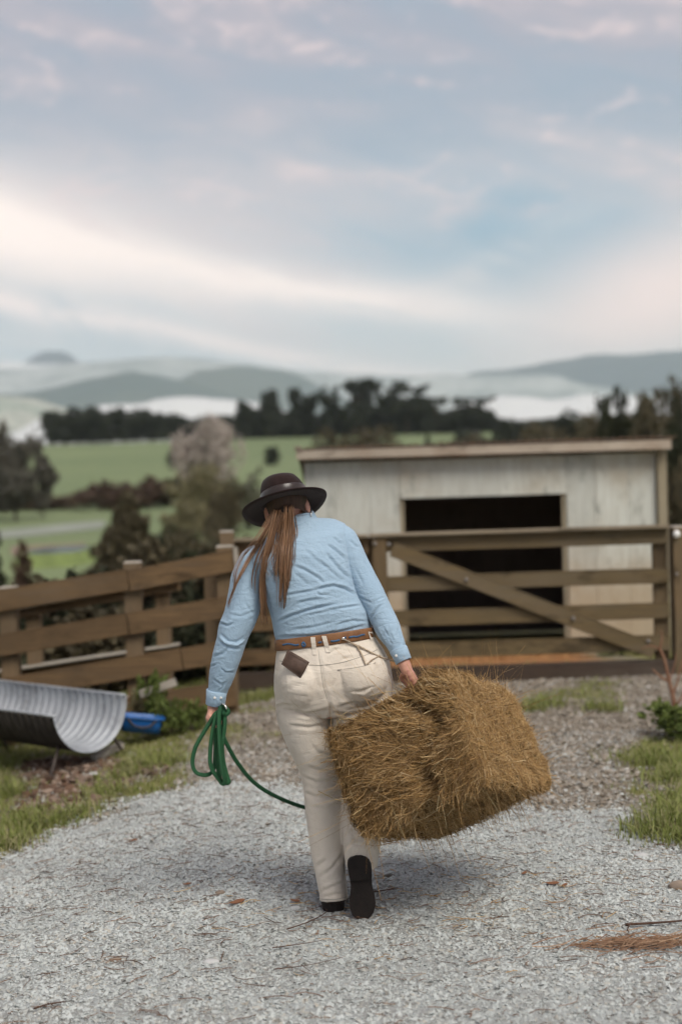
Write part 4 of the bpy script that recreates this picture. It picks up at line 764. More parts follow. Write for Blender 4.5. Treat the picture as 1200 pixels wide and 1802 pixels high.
def patch(name, c4, bv, mat, parent, n=14, m_=14, th=.0032):
    c4 = np.array(c4, float); g = []
    for i in range(n):
        for j in range(m_):
            u, w = i / (n - 1), j / (m_ - 1); q = (c4[0] * (1 - u) + c4[1] * u) * (1 - w) + (c4[3] * (1 - u) + c4[2] * u) * w; edge = i in (0, n - 1) or j in (0, m_ - 1)
            h = hit(bv, *q, off=-.002 if edge else th); g.append(h if h is not None else g[-1])
    I = np.arange(n * m_).reshape(n, m_); return obj(name, np.array(g), np.stack([I[:-1, :-1], I[1:, :-1], I[1:, 1:], I[:-1, 1:]], -1).reshape(-1, 4), mat, parent)
pk = patch('pocket', [(594, 1175), (661, 1162), (665, 1208), (608, 1222)], tbv, M_TROU, trousers)
pk2 = patch('pocket', [(499, 1170), (546, 1176), (545, 1228), (502, 1222)], tbv, M_TROU, trousers, th=.0025)
strip('pocket_hem', [(594, 1179), (630, 1174), (661, 1166)], 1.0, tbv, M_STITCH, pk, .0032, .0006)
strip('yoke_seam', [(492, 1163), (530, 1169), (563, 1171)], 1.1, tbv, M_STITCH, trousers, .0002, .0007); strip('yoke_seam', [(563, 1171), (600, 1166), (640, 1154), (664, 1143)], 1.1, tbv, M_STITCH, trousers, .0002, .0007)
strip('back_seam', [(560, 1142), (565, 1180), (569, 1208), (576, 1230)], .8, tbv, M_STITCH, trousers, -.0002, .0006)
strip('hem_seam', [(565, 1582), (588, 1583), (610, 1578)], .9, tbv, M_STITCH, trousers, .0003, .0006)
# belt
rs = []
for k, (dy_, gr) in enumerate(((-10, 1.0), (-10, 1.045), (-8, 1.06), (7.5, 1.06), (9.5, 1.045), (9.5, 1.0))):
    L_, R_ = np.array((488, 1135)), np.array((655.5, 1113)); mid_ = (L_ + R_) / 2; w_ = (R_ - L_) / 2 * gr
    rs.append(rr(tuple(mid_ - w_ + (0, dy_)), tuple(mid_ + w_ + (0, dy_)), -.002, 0.119 * gr, .85, -.010, 64))
v, f = loft(rs); belt = obj('belt', v, f, M_BELT, person); bbv = bvh_of(v, f)
def belt_y(x): a = hit(bbv, x, 1125); return None
for seg in ([(497, 1135), (508, 1133), (520, 1135.5), (526, 1134)], [(531, 1134), (534, 1130), (537, 1135), (534, 1138), (531, 1134)], [(560, 1131), (566, 1130)], [(582, 1128.5), (590, 1128), (598, 1126)], [(603, 1125.5), (608, 1121.5), (606, 1126.5)], [(614, 1122), (622, 1120), (628, 1120.5), (636, 1117.5), (642, 1116.5)]):
    strip('inlay', seg, 3.0, bbv, M_INLAY, belt, .0008, .0012, 14)
for a, b_ in (((550.5, 1121), (554, 1152)), ((570, 1119), (578, 1148)), ((649, 1104), (657, 1128))):
    c = [(a[0] + (b_[0] - a[0]) * u, a[1] + (b_[1] - a[1]) * u) for u in (0, .35, .7, 1)]; pts = []
    bvb = bbv
    rows = []
    for q in c:
        r4 = []
        for sx_ in (-4, 4):
            hs = [h for h in (hit(bbv, q[0] + sx_, q[1]), hit(tbv, q[0] + sx_, q[1])) if h is not None]; h = min(hs, key=lambda z: z[1]) if hs else P(q[0] + sx_, q[1], D - .1); r4.append(h)
        rows.append(np.array([r4[0] + (0, .002, 0), r4[0] + (0, -.003, 0), r4[1] + (0, -.003, 0), r4[1] + (0, .002, 0)]))
    v, f = loft(rows); obj('belt_loop', v, f, M_TROU, trousers, False)

# --- hat
hat_rs = [rr((460, 897), (540, 877), .05, .103, 1, -.031), rr((459, 882), (538, 864), .05, .102, 1, -.031), rr((458.5, 868), (534, 853), .052, .099, 1, -.030), rr((459.5, 857), (529, 846), .055, .092, 1, -.028), rr((461.5, 850), (524.5, 841.5), .058, .082, 1, -.024), rr((465.5, 846), (520, 837.5), .06, .070, 1, -.020), rr((472, 846.5), (517, 838.5), .062, .056, 1, -.015), rr((484, 853), (511, 847), .062, .03, 1, -.010)]
hat = empty('hat', person.location) if 0 else None
v, f = loft(hat_rs); top = v[:, 2] > 1.60
hat = obj('hat', v, f, M_HAT, person)
nb = 72; tb = np.linspace(0, 2 * np.pi, nb, endpoint=False)
def brim_ring(u, dz=0.):
    a_in, b_in = P(459, 897, D + .05), P(541, 877, D + .05); a_o, b_o = P(426.5, 907, D + .05), P(575, 872, D + .05)
    ci, co = (a_in + b_in) / 2, (a_o + b_o) / 2; Ai, Ao = (b_in - a_in) / 2, (b_o - a_o) / 2; c_ = ci + (co - ci) * u; A = Ai + (Ao - Ai) * u; d = .103 + (.178 - .103) * u; st = np.sin(tb); ct = np.cos(tb)
    z = np.where(st > 0, -(.031 + .052 * u) * np.abs(st) ** 1.1, (.031 + .026 * u) * np.abs(st)) + .006 * u * u * np.abs(ct) ** 3
    return c_ + ct[:, None] * A + st[:, None] * np.array([0, d, 0]) + np.stack([0 * z, 0 * z, z + dz], 1)
rs = [brim_ring(0, .003), brim_ring(.35, .003), brim_ring(.7, .003), brim_ring(1, .0025), brim_ring(1.01, -.001), brim_ring(.7, -.002), brim_ring(.35, -.002), brim_ring(0, -.002)]
v = np.concatenate(rs); f = [(k * nb + i, k * nb + (i + 1) % nb, (k + 1) * nb + (i + 1) % nb, (k + 1) * nb + i) for k in range(7) for i in range(nb)]; obj('brim', v, f, M_HAT, hat)
rs = [rr((459, 895), (541.5, 875), .05, .105, 1, -.031), rr((458, 892), (541.3, 873), .05, .1065, 1, -.031), rr((457.2, 875.5), (538.6, 857.5), .051, .1055, 1, -.031), rr((458.4, 874), (537.6, 856.5), .051, .102, 1, -.031)]
v, f = loft(rs); obj('hat_band', v, f, M_BAND, hat)

# --- body: head, neck, arms, hands in one skin
mb = MB(); HC = P(503, 888, D + .055); HM = rotx(math.radians(-24)) @ roty(math.radians(-12)); hp = lambda *q: HC + HM @ np.array(q)
def ell(c, r, M=HM, n=20, m=14): v, f = ellipsoid(c, r, M, n, m); mb.add(v, f)
ell(hp(0, -.012, .022), (.074, .092, .085)); ell(hp(0, .03, -.035), (.060, .065, .078)); ell(hp(0, .062, -.095), (.028, .024, .020)); ell(hp(0, .093, -.035), (.012, .016, .026)); ell(hp(0, .104, -.050), (.015, .014, .010)); ell(hp(0, .082, -.078), (.022, .014, .008)); ell(hp(0, .080, .005), (.05, .014, .012))
ell(hp(-.035, .065, -.045), (.022, .02, .022)); ell(hp(.035, .065, -.045), (.022, .02, .022))
for s in (-1, 1):
    rs_ = hp(s * .075, -.008, -.026); ell(rs_, (.010, .020, .032), HM @ rotz(s * -.35))
mb.tube(spline([P(528, 950, D + .05), P(524, 925, D + .055), P(514, 900, D + .06), P(508, 885, D + .06)], 10), .047, 20)
mb.loft([rr(*q[:3], q[3] * .8, e=q[4]) if 0 else ring((rr(*q[:4])).mean(0), (P(*q[1], D) - P(*q[0], D)) * .36, (0, q[3] * .72, 0), 28) for q in TOR])
mb.loft([ring((rr(*q[:4])).mean(0), (P(*q[1], D) - P(*q[0], D)) * .36, (0, q[3] * .7, 0), 28) for q in PEL[::-1]])
v, f = limb([(470, 978, 18, .03), (437, 1020, 20, .01), (424, 1082, 20, -.01), (400, 1150, 18, -.01), (385, 1210, 13.5, .01), (379, 1238, 12.5, .015), (376, 1250, 12, .015)], D); mb.add(v, f)
v, f = limb([(585, 955, 18, .03), (624, 995, 19, .005), (651, 1044, 18, -.025), (672, 1085, 17, -.045), (694, 1129, 13, -.075), (706, 1156, 10.2, -.09), (712, 1170, 10.6, -.1), (718, 1186, 10.2, -.108)], D); mb.add(v, f)
for LG in (LL, RL): v, f = limb([(a, b, r * .68, d) for a, b, r, d in LG], D); mb.add(v, f)
def finger(pts, r0, r1): mb.tube(spline(pts, 14), np.linspace(r0, r1, 14), 10); ell(pts[-1], (r1, r1, r1), np.eye(3), 10, 6)
# right hand: back of the hand to the camera, fingers closed round the baling twine
W = P(716, 1180, D - .105); K = P(732, 1208, D - .115)
for t_ in np.linspace(0, 1, 5):
    c = W + (K - W) * t_; ell(c, (.0205 - .002 * t_, .027 + .014 * t_, .021), rotz(.25), 16, 10)
for i, o in enumerate((-.031, -.010, .012, .033)):
    ln = (.82, .98, 1.0, .92)[i]; k = K + np.array([.000 + .004 * (i in (1, 2)), o, .004]); finger([k + np.array([-.004, 0, .012]), k, k + np.array([.004, 0, -.020 * ln]), k + np.array([-.010, -.003, -.037 * ln]), k + np.array([-.030, -.006, -.034 * ln]), k + np.array([-.036, -.006, -.020 * ln])], .0098, .0078)
finger([W + np.array([-.006, .012, -.010]), W + np.array([-.018, .030, -.030]), K + np.array([-.028, .034, .000]), K + np.array([-.032, .018, -.018]), K + np.array([-.030, .004, -.026])], .0115, .0085)
# left hand, closed round the green rope
W = P(377, 1243, D + .015); K = P(371.5, 1262, D + .012)
for t_ in np.linspace(0, 1, 5):
    c = W + (K - W) * t_; ell(c, (.020 - .004 * t_, .026 + .012 * t_, .018), rotz(-.25), 16, 10)
for i, o in enumerate((-.031, -.010, .012, .033)):
    ln = (.80, .98, 1.0, .92)[i]; k = K + np.array([0, o, 0]); finger([k + np.array([.004, 0, .012]), k, k + np.array([.000, 0, -.020 * ln]), k + np.array([.016, -.002, -.036 * ln]), k + np.array([.034, -.003, -.028 * ln]), k + np.array([.036, -.003, -.012 * ln])], .0098, .0078)
finger([W + np.array([.006, .012, -.012]), W + np.array([.022, .030, -.028]), K + np.array([.034, .032, .004]), K + np.array([.042, .014, -.006]), K + np.array([.044, .000, -.010])], .0115, .0085)
BV, BF, BN = remesh(mb, .0034, 2, .4)
body = obj('body', BV, BF, M_SKIN, person)
M_EYE = simple('eye_white', (.8, .78, .75), .2, .05); M_IRIS = simple('iris', (.05, .03, .02), .2)
for s in (-1, 1):
    c = hp(s * .031, .079, -.018); v, f = ellipsoid(c, (.012, .012, .012), HM); e = obj('eye', v, f, M_EYE, body); v, f = ellipsoid(hp(s * .031, .0885, -.018), (.0055, .003, .0055), HM, 12, 8); obj('iris', v, f, M_IRIS, e)
    h = hp(s * .083, -.010, -.070); a = np.linspace(0, 2 * np.pi, 25); v, f = tube(np.stack([h[0] + .002 * np.sin(a), h[1] + .012 * np.sin(a), h[2] + .013 * np.cos(a)], 1), .0022, 8); obj('earring', v, f, M_METAL, person)
# --- hair
M_HAIR = island_mat('hair', [(.15, .074, .037), (.24, .125, .063), (.08, .040, .021), (.36, .20, .105), (.16, .082, .042), (.46, .29, .17)], .42, .45)
mb = MB(); v, f = ellipsoid(hp(0, -.016, .012), (.0790, .095, .094), HM, 32, 20)
loc = (v - HC) @ HM; v = v + (.003 * np.sin(loc[:, 0] * 260))[:, None] * (loc / (np.linalg.norm(loc, axis=1)[:, None] + 1e-9)) @ HM.T
keepf = [q for q in f if all(not (loc[i, 1] > .022 and loc[i, 2] < .035) and loc[i, 2] > -.062 for i in q)]
hair = obj('hair', v, keepf, simple('hair_cap', (.035, .018, .010), .65, .4, 30, (.06, .030, .016), stretch=(3, .3, .3), spec=.4), person)
def hair_y(px, py, dflt):
    h = hit(sbv, px, py); return dflt if h is None else min(h[1], D + .02)
rh = np.random.default_rng(21); HVs, HFs, hn = [], [], 0
def lock(path, n, w0, w1, w2, thick, depth0=-.045, y_over=None, r0=.00075):
    global hn
    path = np.array(path, float); m_ = 18; c = spline(np.c_[path, np.zeros(len(path))], m_)[:, :2]; t_ = np.linspace(0, 1, m_)
    ybase = np.array([hair_y(*q, D - .06 if y_over is None else D + y_over) for q in c])
    if y_over is not None: ybase = np.where(t_ > .45, np.minimum(ybase * 0 + D + y_over, 99), ybase)
    ybase[0] = min(ybase[0], D + .0); k = np.ones(5) / 5; ybase = np.convolve(np.pad(ybase, 2, 'edge'), k, 'valid'); ybase = ybase - .010
    ybase = ybase * sstep(-.02, .22, t_) + (D + depth0) * (1 - sstep(-.02, .22, t_))
    ncl = max(2, int(n / 9)); cl = rh.uniform(-1.0, 1.0, ncl); clp = rh.uniform(0, 6.28, ncl); cle = 1 - .35 * rh.random(ncl) ** 1.5; cld = rh.uniform(-1, 1, ncl)
    for i in range(int(n * 1.5)):
        ci_ = rh.integers(ncl); stray = rh.random() < .10
        a, b_ = (cl[ci_] + rh.normal(0, .19)) * np.interp(t_, (0, .3, 1), (.75, .9, 1)) + .22 * np.sin(t_ * 5 + clp[ci_]) * t_ + (rh.normal(0, .8) * t_ if stray else 0), cld[ci_] + rh.normal(0, .25); wid = np.interp(t_, (0, .5, 1), (w0, w1, w2)); ph = rh.uniform(0, 6.28, 2); st = rh.uniform(0, .04); en = min(1, cle[ci_] * rh.uniform(.86, 1.0))
        x = c[:, 0] + a * wid + .9 * np.sin(t_ * 7 + ph[0]) * t_; y = c[:, 1] + rh.normal(0, 2); yy = ybase - abs(b_) * thick + .003 * np.sin(t_ * 9 + ph[1]) * t_
        pts = np.array([P(x[j], y[j], yy[j]) for j in range(m_)]); q = spline(pts[int(st * m_):max(4, int(en * m_))], 15); r_ = r0 * rh.uniform(.7, 1.4) * np.linspace(1, .45, 15)
        vv, ff = tube(q, r_, 4); HVs.append(vv); HFs.extend([tuple(z + hn for z in g) for g in ff]); hn += len(vv)
lock([(508, 893), (507, 925), (504, 960), (501, 1000), (499, 1040), (497, 1082)], 170, 9, 10, 6, .016)
lock([(494, 897), (490, 930), (484, 965), (481, 1000), (478, 1045)], 22, 10, 7, 5, .010)
lock([(488, 900), (477, 945), (467, 985), (462, 1025), (464, 1065), (468, 1112)], 110, 9, 5, 8, .014, y_over=-.06)
lock([(482, 903), (458, 950), (437, 983), (418, 1020), (406, 1052), (398, 1074)], 34, 7, 4, 3, .006, y_over=-.10)
lock([(486, 903), (470, 948), (455, 985), (447, 1015), (446, 1055)], 18, 8, 5, 3, .008)
lock([(500, 895), (500, 940), (492, 985), (489, 1030), (490, 1060)], 16, 9, 12, 8, .010)
lock([(478, 905), (452, 948), (428, 975), (415, 1005), (410, 1040), (402, 1066)], 14, 6, 4, 2, .004, y_over=-.11)
lock([(515, 893), (518, 915), (521, 935), (518, 955), (512, 965)], 8, 3, 4, 3, .004, r0=.0008)
for i in range(40):
    x0 = rh.uniform(480, 512); lock([(x0, 900), (x0 - rh.uniform(-12, 22), 945), (x0 - rh.uniform(-12, 40), 990), (x0 - rh.uniform(-14, 48), 1040)], 2, 2, 3.5, 2.5, .008, r0=.0006)
obj('ponytail', np.concatenate(HVs), HFs, M_HAIR, hair)
v, f = ellipsoid(P(503, 897, D - .048), (.021, .016, .014)); obj('hair_tie', v, f, simple('hair_tie_mat', (.02, .015, .014), .8), hair)

# --- boots
def boot(H, T, nrm, shaft_to, zlift=None):
    e1 = T - H; Ln = np.linalg.norm(e1); e1 = e1 / Ln; n_ = np.array(nrm, float); n_ -= e1 * (n_ @ e1); n_ /= np.linalg.norm(n_); e2 = np.cross(e1, n_)
    S = np.array([0, .03, .08, .16, .28, .40, .52, .66, .80, .91, .97, 1.0]); Wd = np.array([.010, .028, .038, .0415, .0405, .037, .0375, .044, .0445, .036, .023, .008])
    ss = np.linspace(0, 1, 40); ww = np.interp(ss, S, Wd); of = np.interp(ss, (0, .4, .75, 1), (0, -.001, .002, .006)); loop = [(s, o + w) for s, w, o in zip(ss, ww, of)] + [(s, o - w) for s, w, o in zip(ss[::-1], ww[::-1], of[::-1])]
    toP = lambda s, w, h: H + e1 * (s * Ln) + e2 * w - n_ * h      # h: height above the sole, away from its face
    bt = obj('boot', np.array([[0, 0, 0]]), [], M_BOOT, person) if 0 else None
    ups = []
    for h, sc, cut in ((.0, .97, 0), (.012, 1.0, 0), (.030, .985, .0), (.050, .93, .10), (.066, .84, .30), (.080, .70, .46)):
        ups.append(np.array([toP(max(.012, s * (1 - cut) + (.0 if cut else 0)), w * sc, h + .006) for s, w in loop]))
    v, f = loft(ups); mb = MB().add(v, f)
    sh = spline([toP(.20, 0, .05), toP(.20, 0, .10), shaft_to], 8); mb.tube(sh, np.linspace(.044, .043, 8), 20); v, f, n__ = remesh(mb, .005, 4, .5); b0 = obj('boot', v, f, M_BOOT, person)
    v, f = loft([np.array([toP(s, w * 1.06, h) for s, w in loop]) for h in (.010, .001, -.002)] ); obj('sole', v, f, M_SOLE, b0, False)
    hl = [(s, w) for s, w in loop if s < .40]; half = len(hl) // 2; v, f = loft([np.array([toP(s * q + .004, w * q, h) for s, w in hl]) for h, q in ((-.001, 1.03), (-.016, 1.0), (-.018, .96))]); obj('heel', v, f, M_SOLE, b0, False); return b0
Tt = P(642, 1619, 5.15); Hh = P(630, 1503, 5.165); boot(Hh, Tt, (0, -1, -.05), P(637, 1470, D - .03))
gz0 = float(ground_z(-.06, 5.3)); Hh = np.array([P(587, 1600, 5.26)[0], 5.235, gz0 + .026]); boot(Hh, Hh + np.array([-.01, .25, -.004]), (0, 0, -1), Hh + np.array([-.012, .04, .15]))

# ------------------------------------------------------------------ things carried
h = hit(tbv, 519, 1172); wc = [np.array(P(*q, h[1] - dd)) for q, dd in (((506, 1144), .026), ((544, 1166), .034), ((529, 1194), .026), ((495, 1169), .020))]
nrm = np.cross(wc[1] - wc[0], wc[3] - wc[0]); nrm /= np.linalg.norm(nrm); nrm = nrm if nrm[1] < 0 else -nrm
def rounded(c4, inset, off): c = sum(c4) / 4; return np.array([c + (a - c) * inset + nrm * off for a in sum([[c4[i] * .93 + c4[i - 1] * .07, c4[i], c4[i] * .93 + c4[(i + 1) % 4] * .07] for i in range(4)], [])])
v, f = loft([rounded(wc, q, o) for q, o in ((.97, -.012), (1.0, -.010), (1.0, -.001), (.975, .0015))]); wal = empty('wallet', wc[3], label='brown leather wallet poking out of the left back pocket', cat='wallet'); obj('cover', v, f, M_WALLET, wal)
for i in range(4):
    a, b_ = wc[i], wc[(i + 1) % 4]; c = sum(wc) / 4; a, b_ = c + (a - c) * .88 + nrm * .002, c + (b_ - c) * .88 + nrm * .002; vv, ff = tube(np.linspace(a, b_, 6), .0008, 6); obj('stitching', vv, ff, simple('wallet_stitch', (.17, .12, .09), .8), wal)
M_CORD = simple('cord_mat', (.42, .33, .24), .85, .3, 120, (.30, .23, .165))
cord = empty('cord', P(642, 1150, D - .13), label='thin tan knotted cord tucked between belt and right back pocket', cat='cord')
def on(px, py, off=.008):
    hs = [q for q in (hit(tbv, px, py), hit(bbv, px, py)) if q is not None]; q = min(hs, key=lambda z: z[1]) if hs else P(px, py, D - .06); return q + np.array([0, -off, 0])
for pts, r_ in (([(603, 1123), (618, 1131), (634, 1138), (650, 1146), (668, 1155), (684, 1160), (698, 1165)], .0028), ([(628, 1136), (634, 1147), (639, 1158), (643, 1169)], .0030), ([(646, 1168), (655, 1160), (668, 1154)], .0024), ([(612, 1127), (627, 1136), (640, 1140)], .0024)):
    vv, ff = tube(spline([on(*q) for q in pts], 20), r_, 8); obj('strand', vv, ff, M_CORD, cord)
for q in ((631, 1137), (667, 1154)): v, f = ellipsoid(on(*q), (.0065, .005, .005)); obj('knot', v, f, M_CORD, cord)
v, f = ellipsoid(on(604, 1123), (.006, .004, .005)); obj('clip', v, f, M_METAL, cord)

# green rope in the left hand
m, t, b = new_mat('green_rope'); w_ = t.nodes.new('ShaderNodeTexWave'); w_.bands_direction = 'DIAGONAL'; w_.inputs['Scale'].default_value = 110; w_.inputs['Distortion'].default_value = 1.5; tcn = t.nodes.new('ShaderNodeTexCoord'); t.links.new(tcn.outputs['Object'], w_.inputs[0]); wx = X(t, w_.outputs['Fac'])
t.links.new(mixc(t, wx, (.012, .085, .032), (.03, .17, .06)), b.inputs['Base Color']); b.inputs['Roughness'].default_value = .7; bump(t, b, wx, 1.0, .004); M_ROPE = m
rope = empty('lead_rope', P(385, 1250, D), label='green lead rope coiled in the left hand', cat='rope')
def rp(pts, r_=.0078, n=40): vv, ff = tube(spline([P(a, b_, D + c) for a, b_, c in pts], n), r_, 10); return obj('loop', vv, ff, M_ROPE, rope)
rp([(384, 1252, -.03), (378, 1258, -.05), (369, 1272, -.035), (357, 1292, -.03), (344, 1316, -.03), (339, 1342, -.03), (345, 1359, -.03), (360, 1364, -.03), (372, 1360, -.025), (378, 1345, -.01), (380, 1310, .0), (382, 1270, .0), (386, 1250, .0)])
rp([(388, 1248, -.03), (380, 1262, -.05), (374, 1290, -.05), (370, 1325, -.05), (371, 1347, -.05), (379, 1363, -.05), (391, 1376, -.045), (403, 1377, -.04), (398, 1360, -.02), (392, 1330, -.01), (391, 1290, -.01), (390, 1252, -.01)])
rp([(388, 1245, -.03), (386, 1258, -.06), (386, 1290, -.075), (388, 1325, -.075), (392, 1355, -.07), (396, 1372, -.06), (394, 1379, -.05), (388, 1374, -.04), (384, 1350, -.03), (380, 1310, -.02), (382, 1262, -.02)], .0085)
rp([(392, 1246, -.02), (396, 1262, -.05), (395, 1285, -.06), (391, 1310, -.065), (390, 1340, -.065), (392, 1362, -.06)], .0078)
rp([(390, 1243, -.02), (397, 1245, -.03), (402, 1252, -.04), (398, 1258, -.05), (392, 1254, -.06)], .0078, 20)
rp([(391, 1275, -.02), (394, 1297, -.02), (405, 1320, .0), (418, 1342, .03), (440, 1370, .08), (465, 1390, .12), (500, 1408, .18), (536, 1421, .24), (560, 1426, .28), (566, 1395, .30), (554, 1340, .28), (542, 1280, .24), (548, 1200, .19), (556, 1140, .15)], .0078, 80)
vv, ff = tube(spline([P(391, 1238, D - .03), P(396, 1241, D - .045), P(399, 1248, D - .05)], 10), .0035, 8); obj('snap_hook', vv, ff, M_METAL, rope)

# ------------------------------------------------------------------ hay bale
BO = np.array([0.34, 4.927, 0.929]); BM = rotz(-0.461) @ rotx(-0.237) @ roty(-0.459); BA, BB, BC = 0.508, 0.727, 0.402
hb = np.array([BA, BB, BC]) / 2; bc = np.array([-BA, BB, -BC]) / 2; BRD = .034
toW = lambda q: BO + (q + bc) @ BM.T
def lump(q):
    g = .020 * noise3(q, 8) + .016 * noise3(q + 5, 22); y = q[:, 1] + hb[1]; k = abs(((y - .16) / .115) - np.round((y - .16) / .115)); return g - .030 * np.exp(-(k / .11) ** 2) * (q[:, 1] > -hb[1] + .05) + .03 * np.exp(-((q[:, 0] - .14) / .11) ** 2 - ((q[:, 2] - hb[2]) / .12) ** 2 - ((q[:, 1] + .22) / .16) ** 2) * 1.3 - .040 * np.exp(-((q[:, 0] - .085 - .06 * np.sin(q[:, 2] * 11 + .6) - .03 * np.sin(q[:, 2] * 31)) / .034) ** 2 - ((q[:, 1] + hb[1]) / .13) ** 2) + .022 * np.exp(-((q[:, 0] + .10) / .09) ** 2 - ((q[:, 2] + .02) / .13) ** 2 - ((q[:, 1] + hb[1]) / .10) ** 2) - .010 * np.exp(-((q[:, 0] + .16) / .09) ** 2 - ((q[:, 2] - hb[2]) / .07) ** 2)
def to_surf(q, off):
    d = np.abs(q) - (hb - BRD); m = np.maximum(d, 0); ln = np.linalg.norm(m, axis=1); ins = ln < 1e-6
    k = np.argmax(d, 1); m[ins] = 0; m[ins, k[ins]] = 1; g = np.where(ins[:, None], m, m / (ln[:, None] + 1e-9)) * np.sign(q); sd = np.where(ins, d.max(1), ln) - BRD
    return q + g * (off - sd)[:, None], g
bale = empty('hay_bale', toW(np.zeros((1, 3)))[0] - np.array([0, 0, .3]), label='loose golden brown hay bale hanging from the right hand', cat='hay bale')
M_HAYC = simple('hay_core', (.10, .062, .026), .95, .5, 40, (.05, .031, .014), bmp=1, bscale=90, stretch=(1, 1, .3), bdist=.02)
n = 16; edges = np.array([0, .16, .275, .39, .505, .61, BB]) - hb[1]
for k in range(len(edges) - 1):
    h = np.array([hb[0], (edges[k + 1] - edges[k]) / 2 + .004, hb[2]]); cy = (edges[k] + edges[k + 1]) / 2; vv = []; ff = []; base = 0
    for ax in range(3):
        for s in (-1, 1):
            u, w = np.meshgrid(np.linspace(-1, 1, n), np.linspace(-1, 1, n)); q = np.zeros((n * n, 3)); q[:, ax] = s; q[:, (ax + 1) % 3] = u.ravel(); q[:, (ax + 2) % 3] = w.ravel() * s
            q = q * h; inner = np.abs(q) - np.maximum(h - .03, .01); m_ = np.maximum(inner, 0); l = np.linalg.norm(m_, axis=1)[:, None]; q = np.sign(q) * (np.minimum(np.abs(q), np.maximum(h - .03, .01)) + m_ / (l + 1e-9) * np.minimum(l, .03)); q[:, 1] += cy
            cap = to_surf(q, lump(q) - .012)[0]; sdq = (np.abs(q) - (hb - BRD)).max(1); q = np.where((sdq > .02)[:, None], cap, q); vv.append(q); I = np.arange(n * n).reshape(n, n) + base; ff.append(np.stack([I[:-1, :-1], I[:-1, 1:], I[1:, 1:], I[1:, :-1]], -1).reshape(-1, 4)); base += n * n
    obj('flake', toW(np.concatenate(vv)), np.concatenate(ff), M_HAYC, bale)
def hay(N, seed, lmin, lmax, wmin, wmax, lift, fly, jit, faces=(.30, .30, .19, .13, .04, .04)):
    r = np.random.default_rng(seed); fc = r.choice(6, N, p=faces)       # end, right, bottom, top, far end, left
    q = r.uniform(-1, 1, (N, 3)) * hb; ax = np.array([1, 0, 2, 2, 1, 0])[fc]; sg = np.array([-1, 1, -1, 1, 1, -1])[fc]; q[np.arange(N), ax] = sg * hb[ax]
    q += r.normal(0, .012, (N, 3)); ang = r.normal(0, jit, N); t_ = np.zeros((N, 3))
    fld = (fbm(q[:, 0] * 5 + q[:, 1] * 3 + 7, q[:, 2] * 5 + 3 + q[:, 1]) - .5) * 5.0
    e = fc == 0; th = np.where(q[:, 0] < -.13, 1.25 + fld * .5, .22 + fld * .75) + ang; t_[e] = np.stack([np.cos(th), 0 * th, np.sin(th)], 1)[e]
    rr_ = fc == 1; th = 1.57 + .12 + fld * .28 + ang * .85; t_[rr_] = np.stack([0 * th, np.cos(th), np.sin(th)], 1)[rr_]
    o = (fc == 2) | (fc == 3); th = 1.2 + fld * .5 + ang * 1.2; t_[o] = np.stack([np.cos(th), np.sin(th), 0 * th], 1)[o]
    o = fc >= 4; th = r.uniform(0, 6.28, N); t_[o] = np.stack([np.cos(th), np.cos(th) * .3, np.sin(th)], 1)[o]
    kp = (lump(q) > -.013) | (r.random(N) < .22); fc, q, ax, sg, ang, t_ = fc[kp], q[kp], ax[kp], sg[kp], ang[kp], t_[kp]; N = len(fc)
    L = lmin + (lmax - lmin) * r.random(N) ** 1.6; off0 = r.uniform(-.012, lift, N); bend = r.normal(0, 2.2, N)[:, None]; up0, up1 = r.exponential(fly, N) * (r.random(N) < .35), r.exponential(fly, N) * (r.random(N) < .45)
    m_ = 6; P_ = []; s = np.linspace(-.5, .5, m_); perp = np.cross(t_, np.eye(3)[ax] * sg[:, None])
    nrm_ = []
    for j in range(m_):
        a = q + t_ * (L * s[j])[:, None] + perp * (bend * (L ** 2 * s[j] ** 2 * 2.0)[:, None]); rise = up0 * max(0, -s[j] * 2) ** 1.7 + up1 * max(0, s[j] * 2) ** 1.7
        b2, g = to_surf(a, off0 + rise); b2 = b2 + g * lump(b2)[:, None]; P_.append(b2); nrm_.append(g)
    w = r.uniform(wmin, wmax, N)[:, None]; tw = r.uniform(0, 3.14, N); V = []
    for j in range(m_):
        T = P_[min(j + 1, m_ - 1)] - P_[max(j - 1, 0)]; T /= np.linalg.norm(T, axis=1)[:, None] + 1e-9; sd = np.cross(T, nrm_[j]); sd /= np.linalg.norm(sd, axis=1)[:, None] + 1e-9
        o = (sd * np.cos(tw * .35)[:, None] + nrm_[j] * np.sin(tw * .35)[:, None]) * w * (1.0, 1, 1, 1, .8, .35)[j] * .5; V += [P_[j] - o, P_[j] + o]
    V = np.stack(V, 1).reshape(-1, 3); f = np.array([(2 * j, 2 * j + 1, 2 * j + 3, 2 * j + 2) for j in range(m_ - 1)])
    return toW(V), (f[None] + (np.arange(N) * m_ * 2)[:, None, None]).reshape(-1, 4)
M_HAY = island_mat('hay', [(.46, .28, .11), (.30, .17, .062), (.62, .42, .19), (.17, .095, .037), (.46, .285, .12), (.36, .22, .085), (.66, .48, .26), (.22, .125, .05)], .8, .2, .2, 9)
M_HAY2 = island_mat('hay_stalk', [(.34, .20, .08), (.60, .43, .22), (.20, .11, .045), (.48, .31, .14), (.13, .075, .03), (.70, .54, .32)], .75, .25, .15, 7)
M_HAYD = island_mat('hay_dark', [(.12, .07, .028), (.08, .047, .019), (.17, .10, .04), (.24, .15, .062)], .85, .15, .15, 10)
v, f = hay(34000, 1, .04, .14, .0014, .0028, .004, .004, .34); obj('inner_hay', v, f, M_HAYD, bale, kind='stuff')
v, f = hay(38000, 2, .03, .12, .0010, .0024, .014, .012, .45); obj('loose_hay', v, f, M_HAY, bale, kind='stuff')
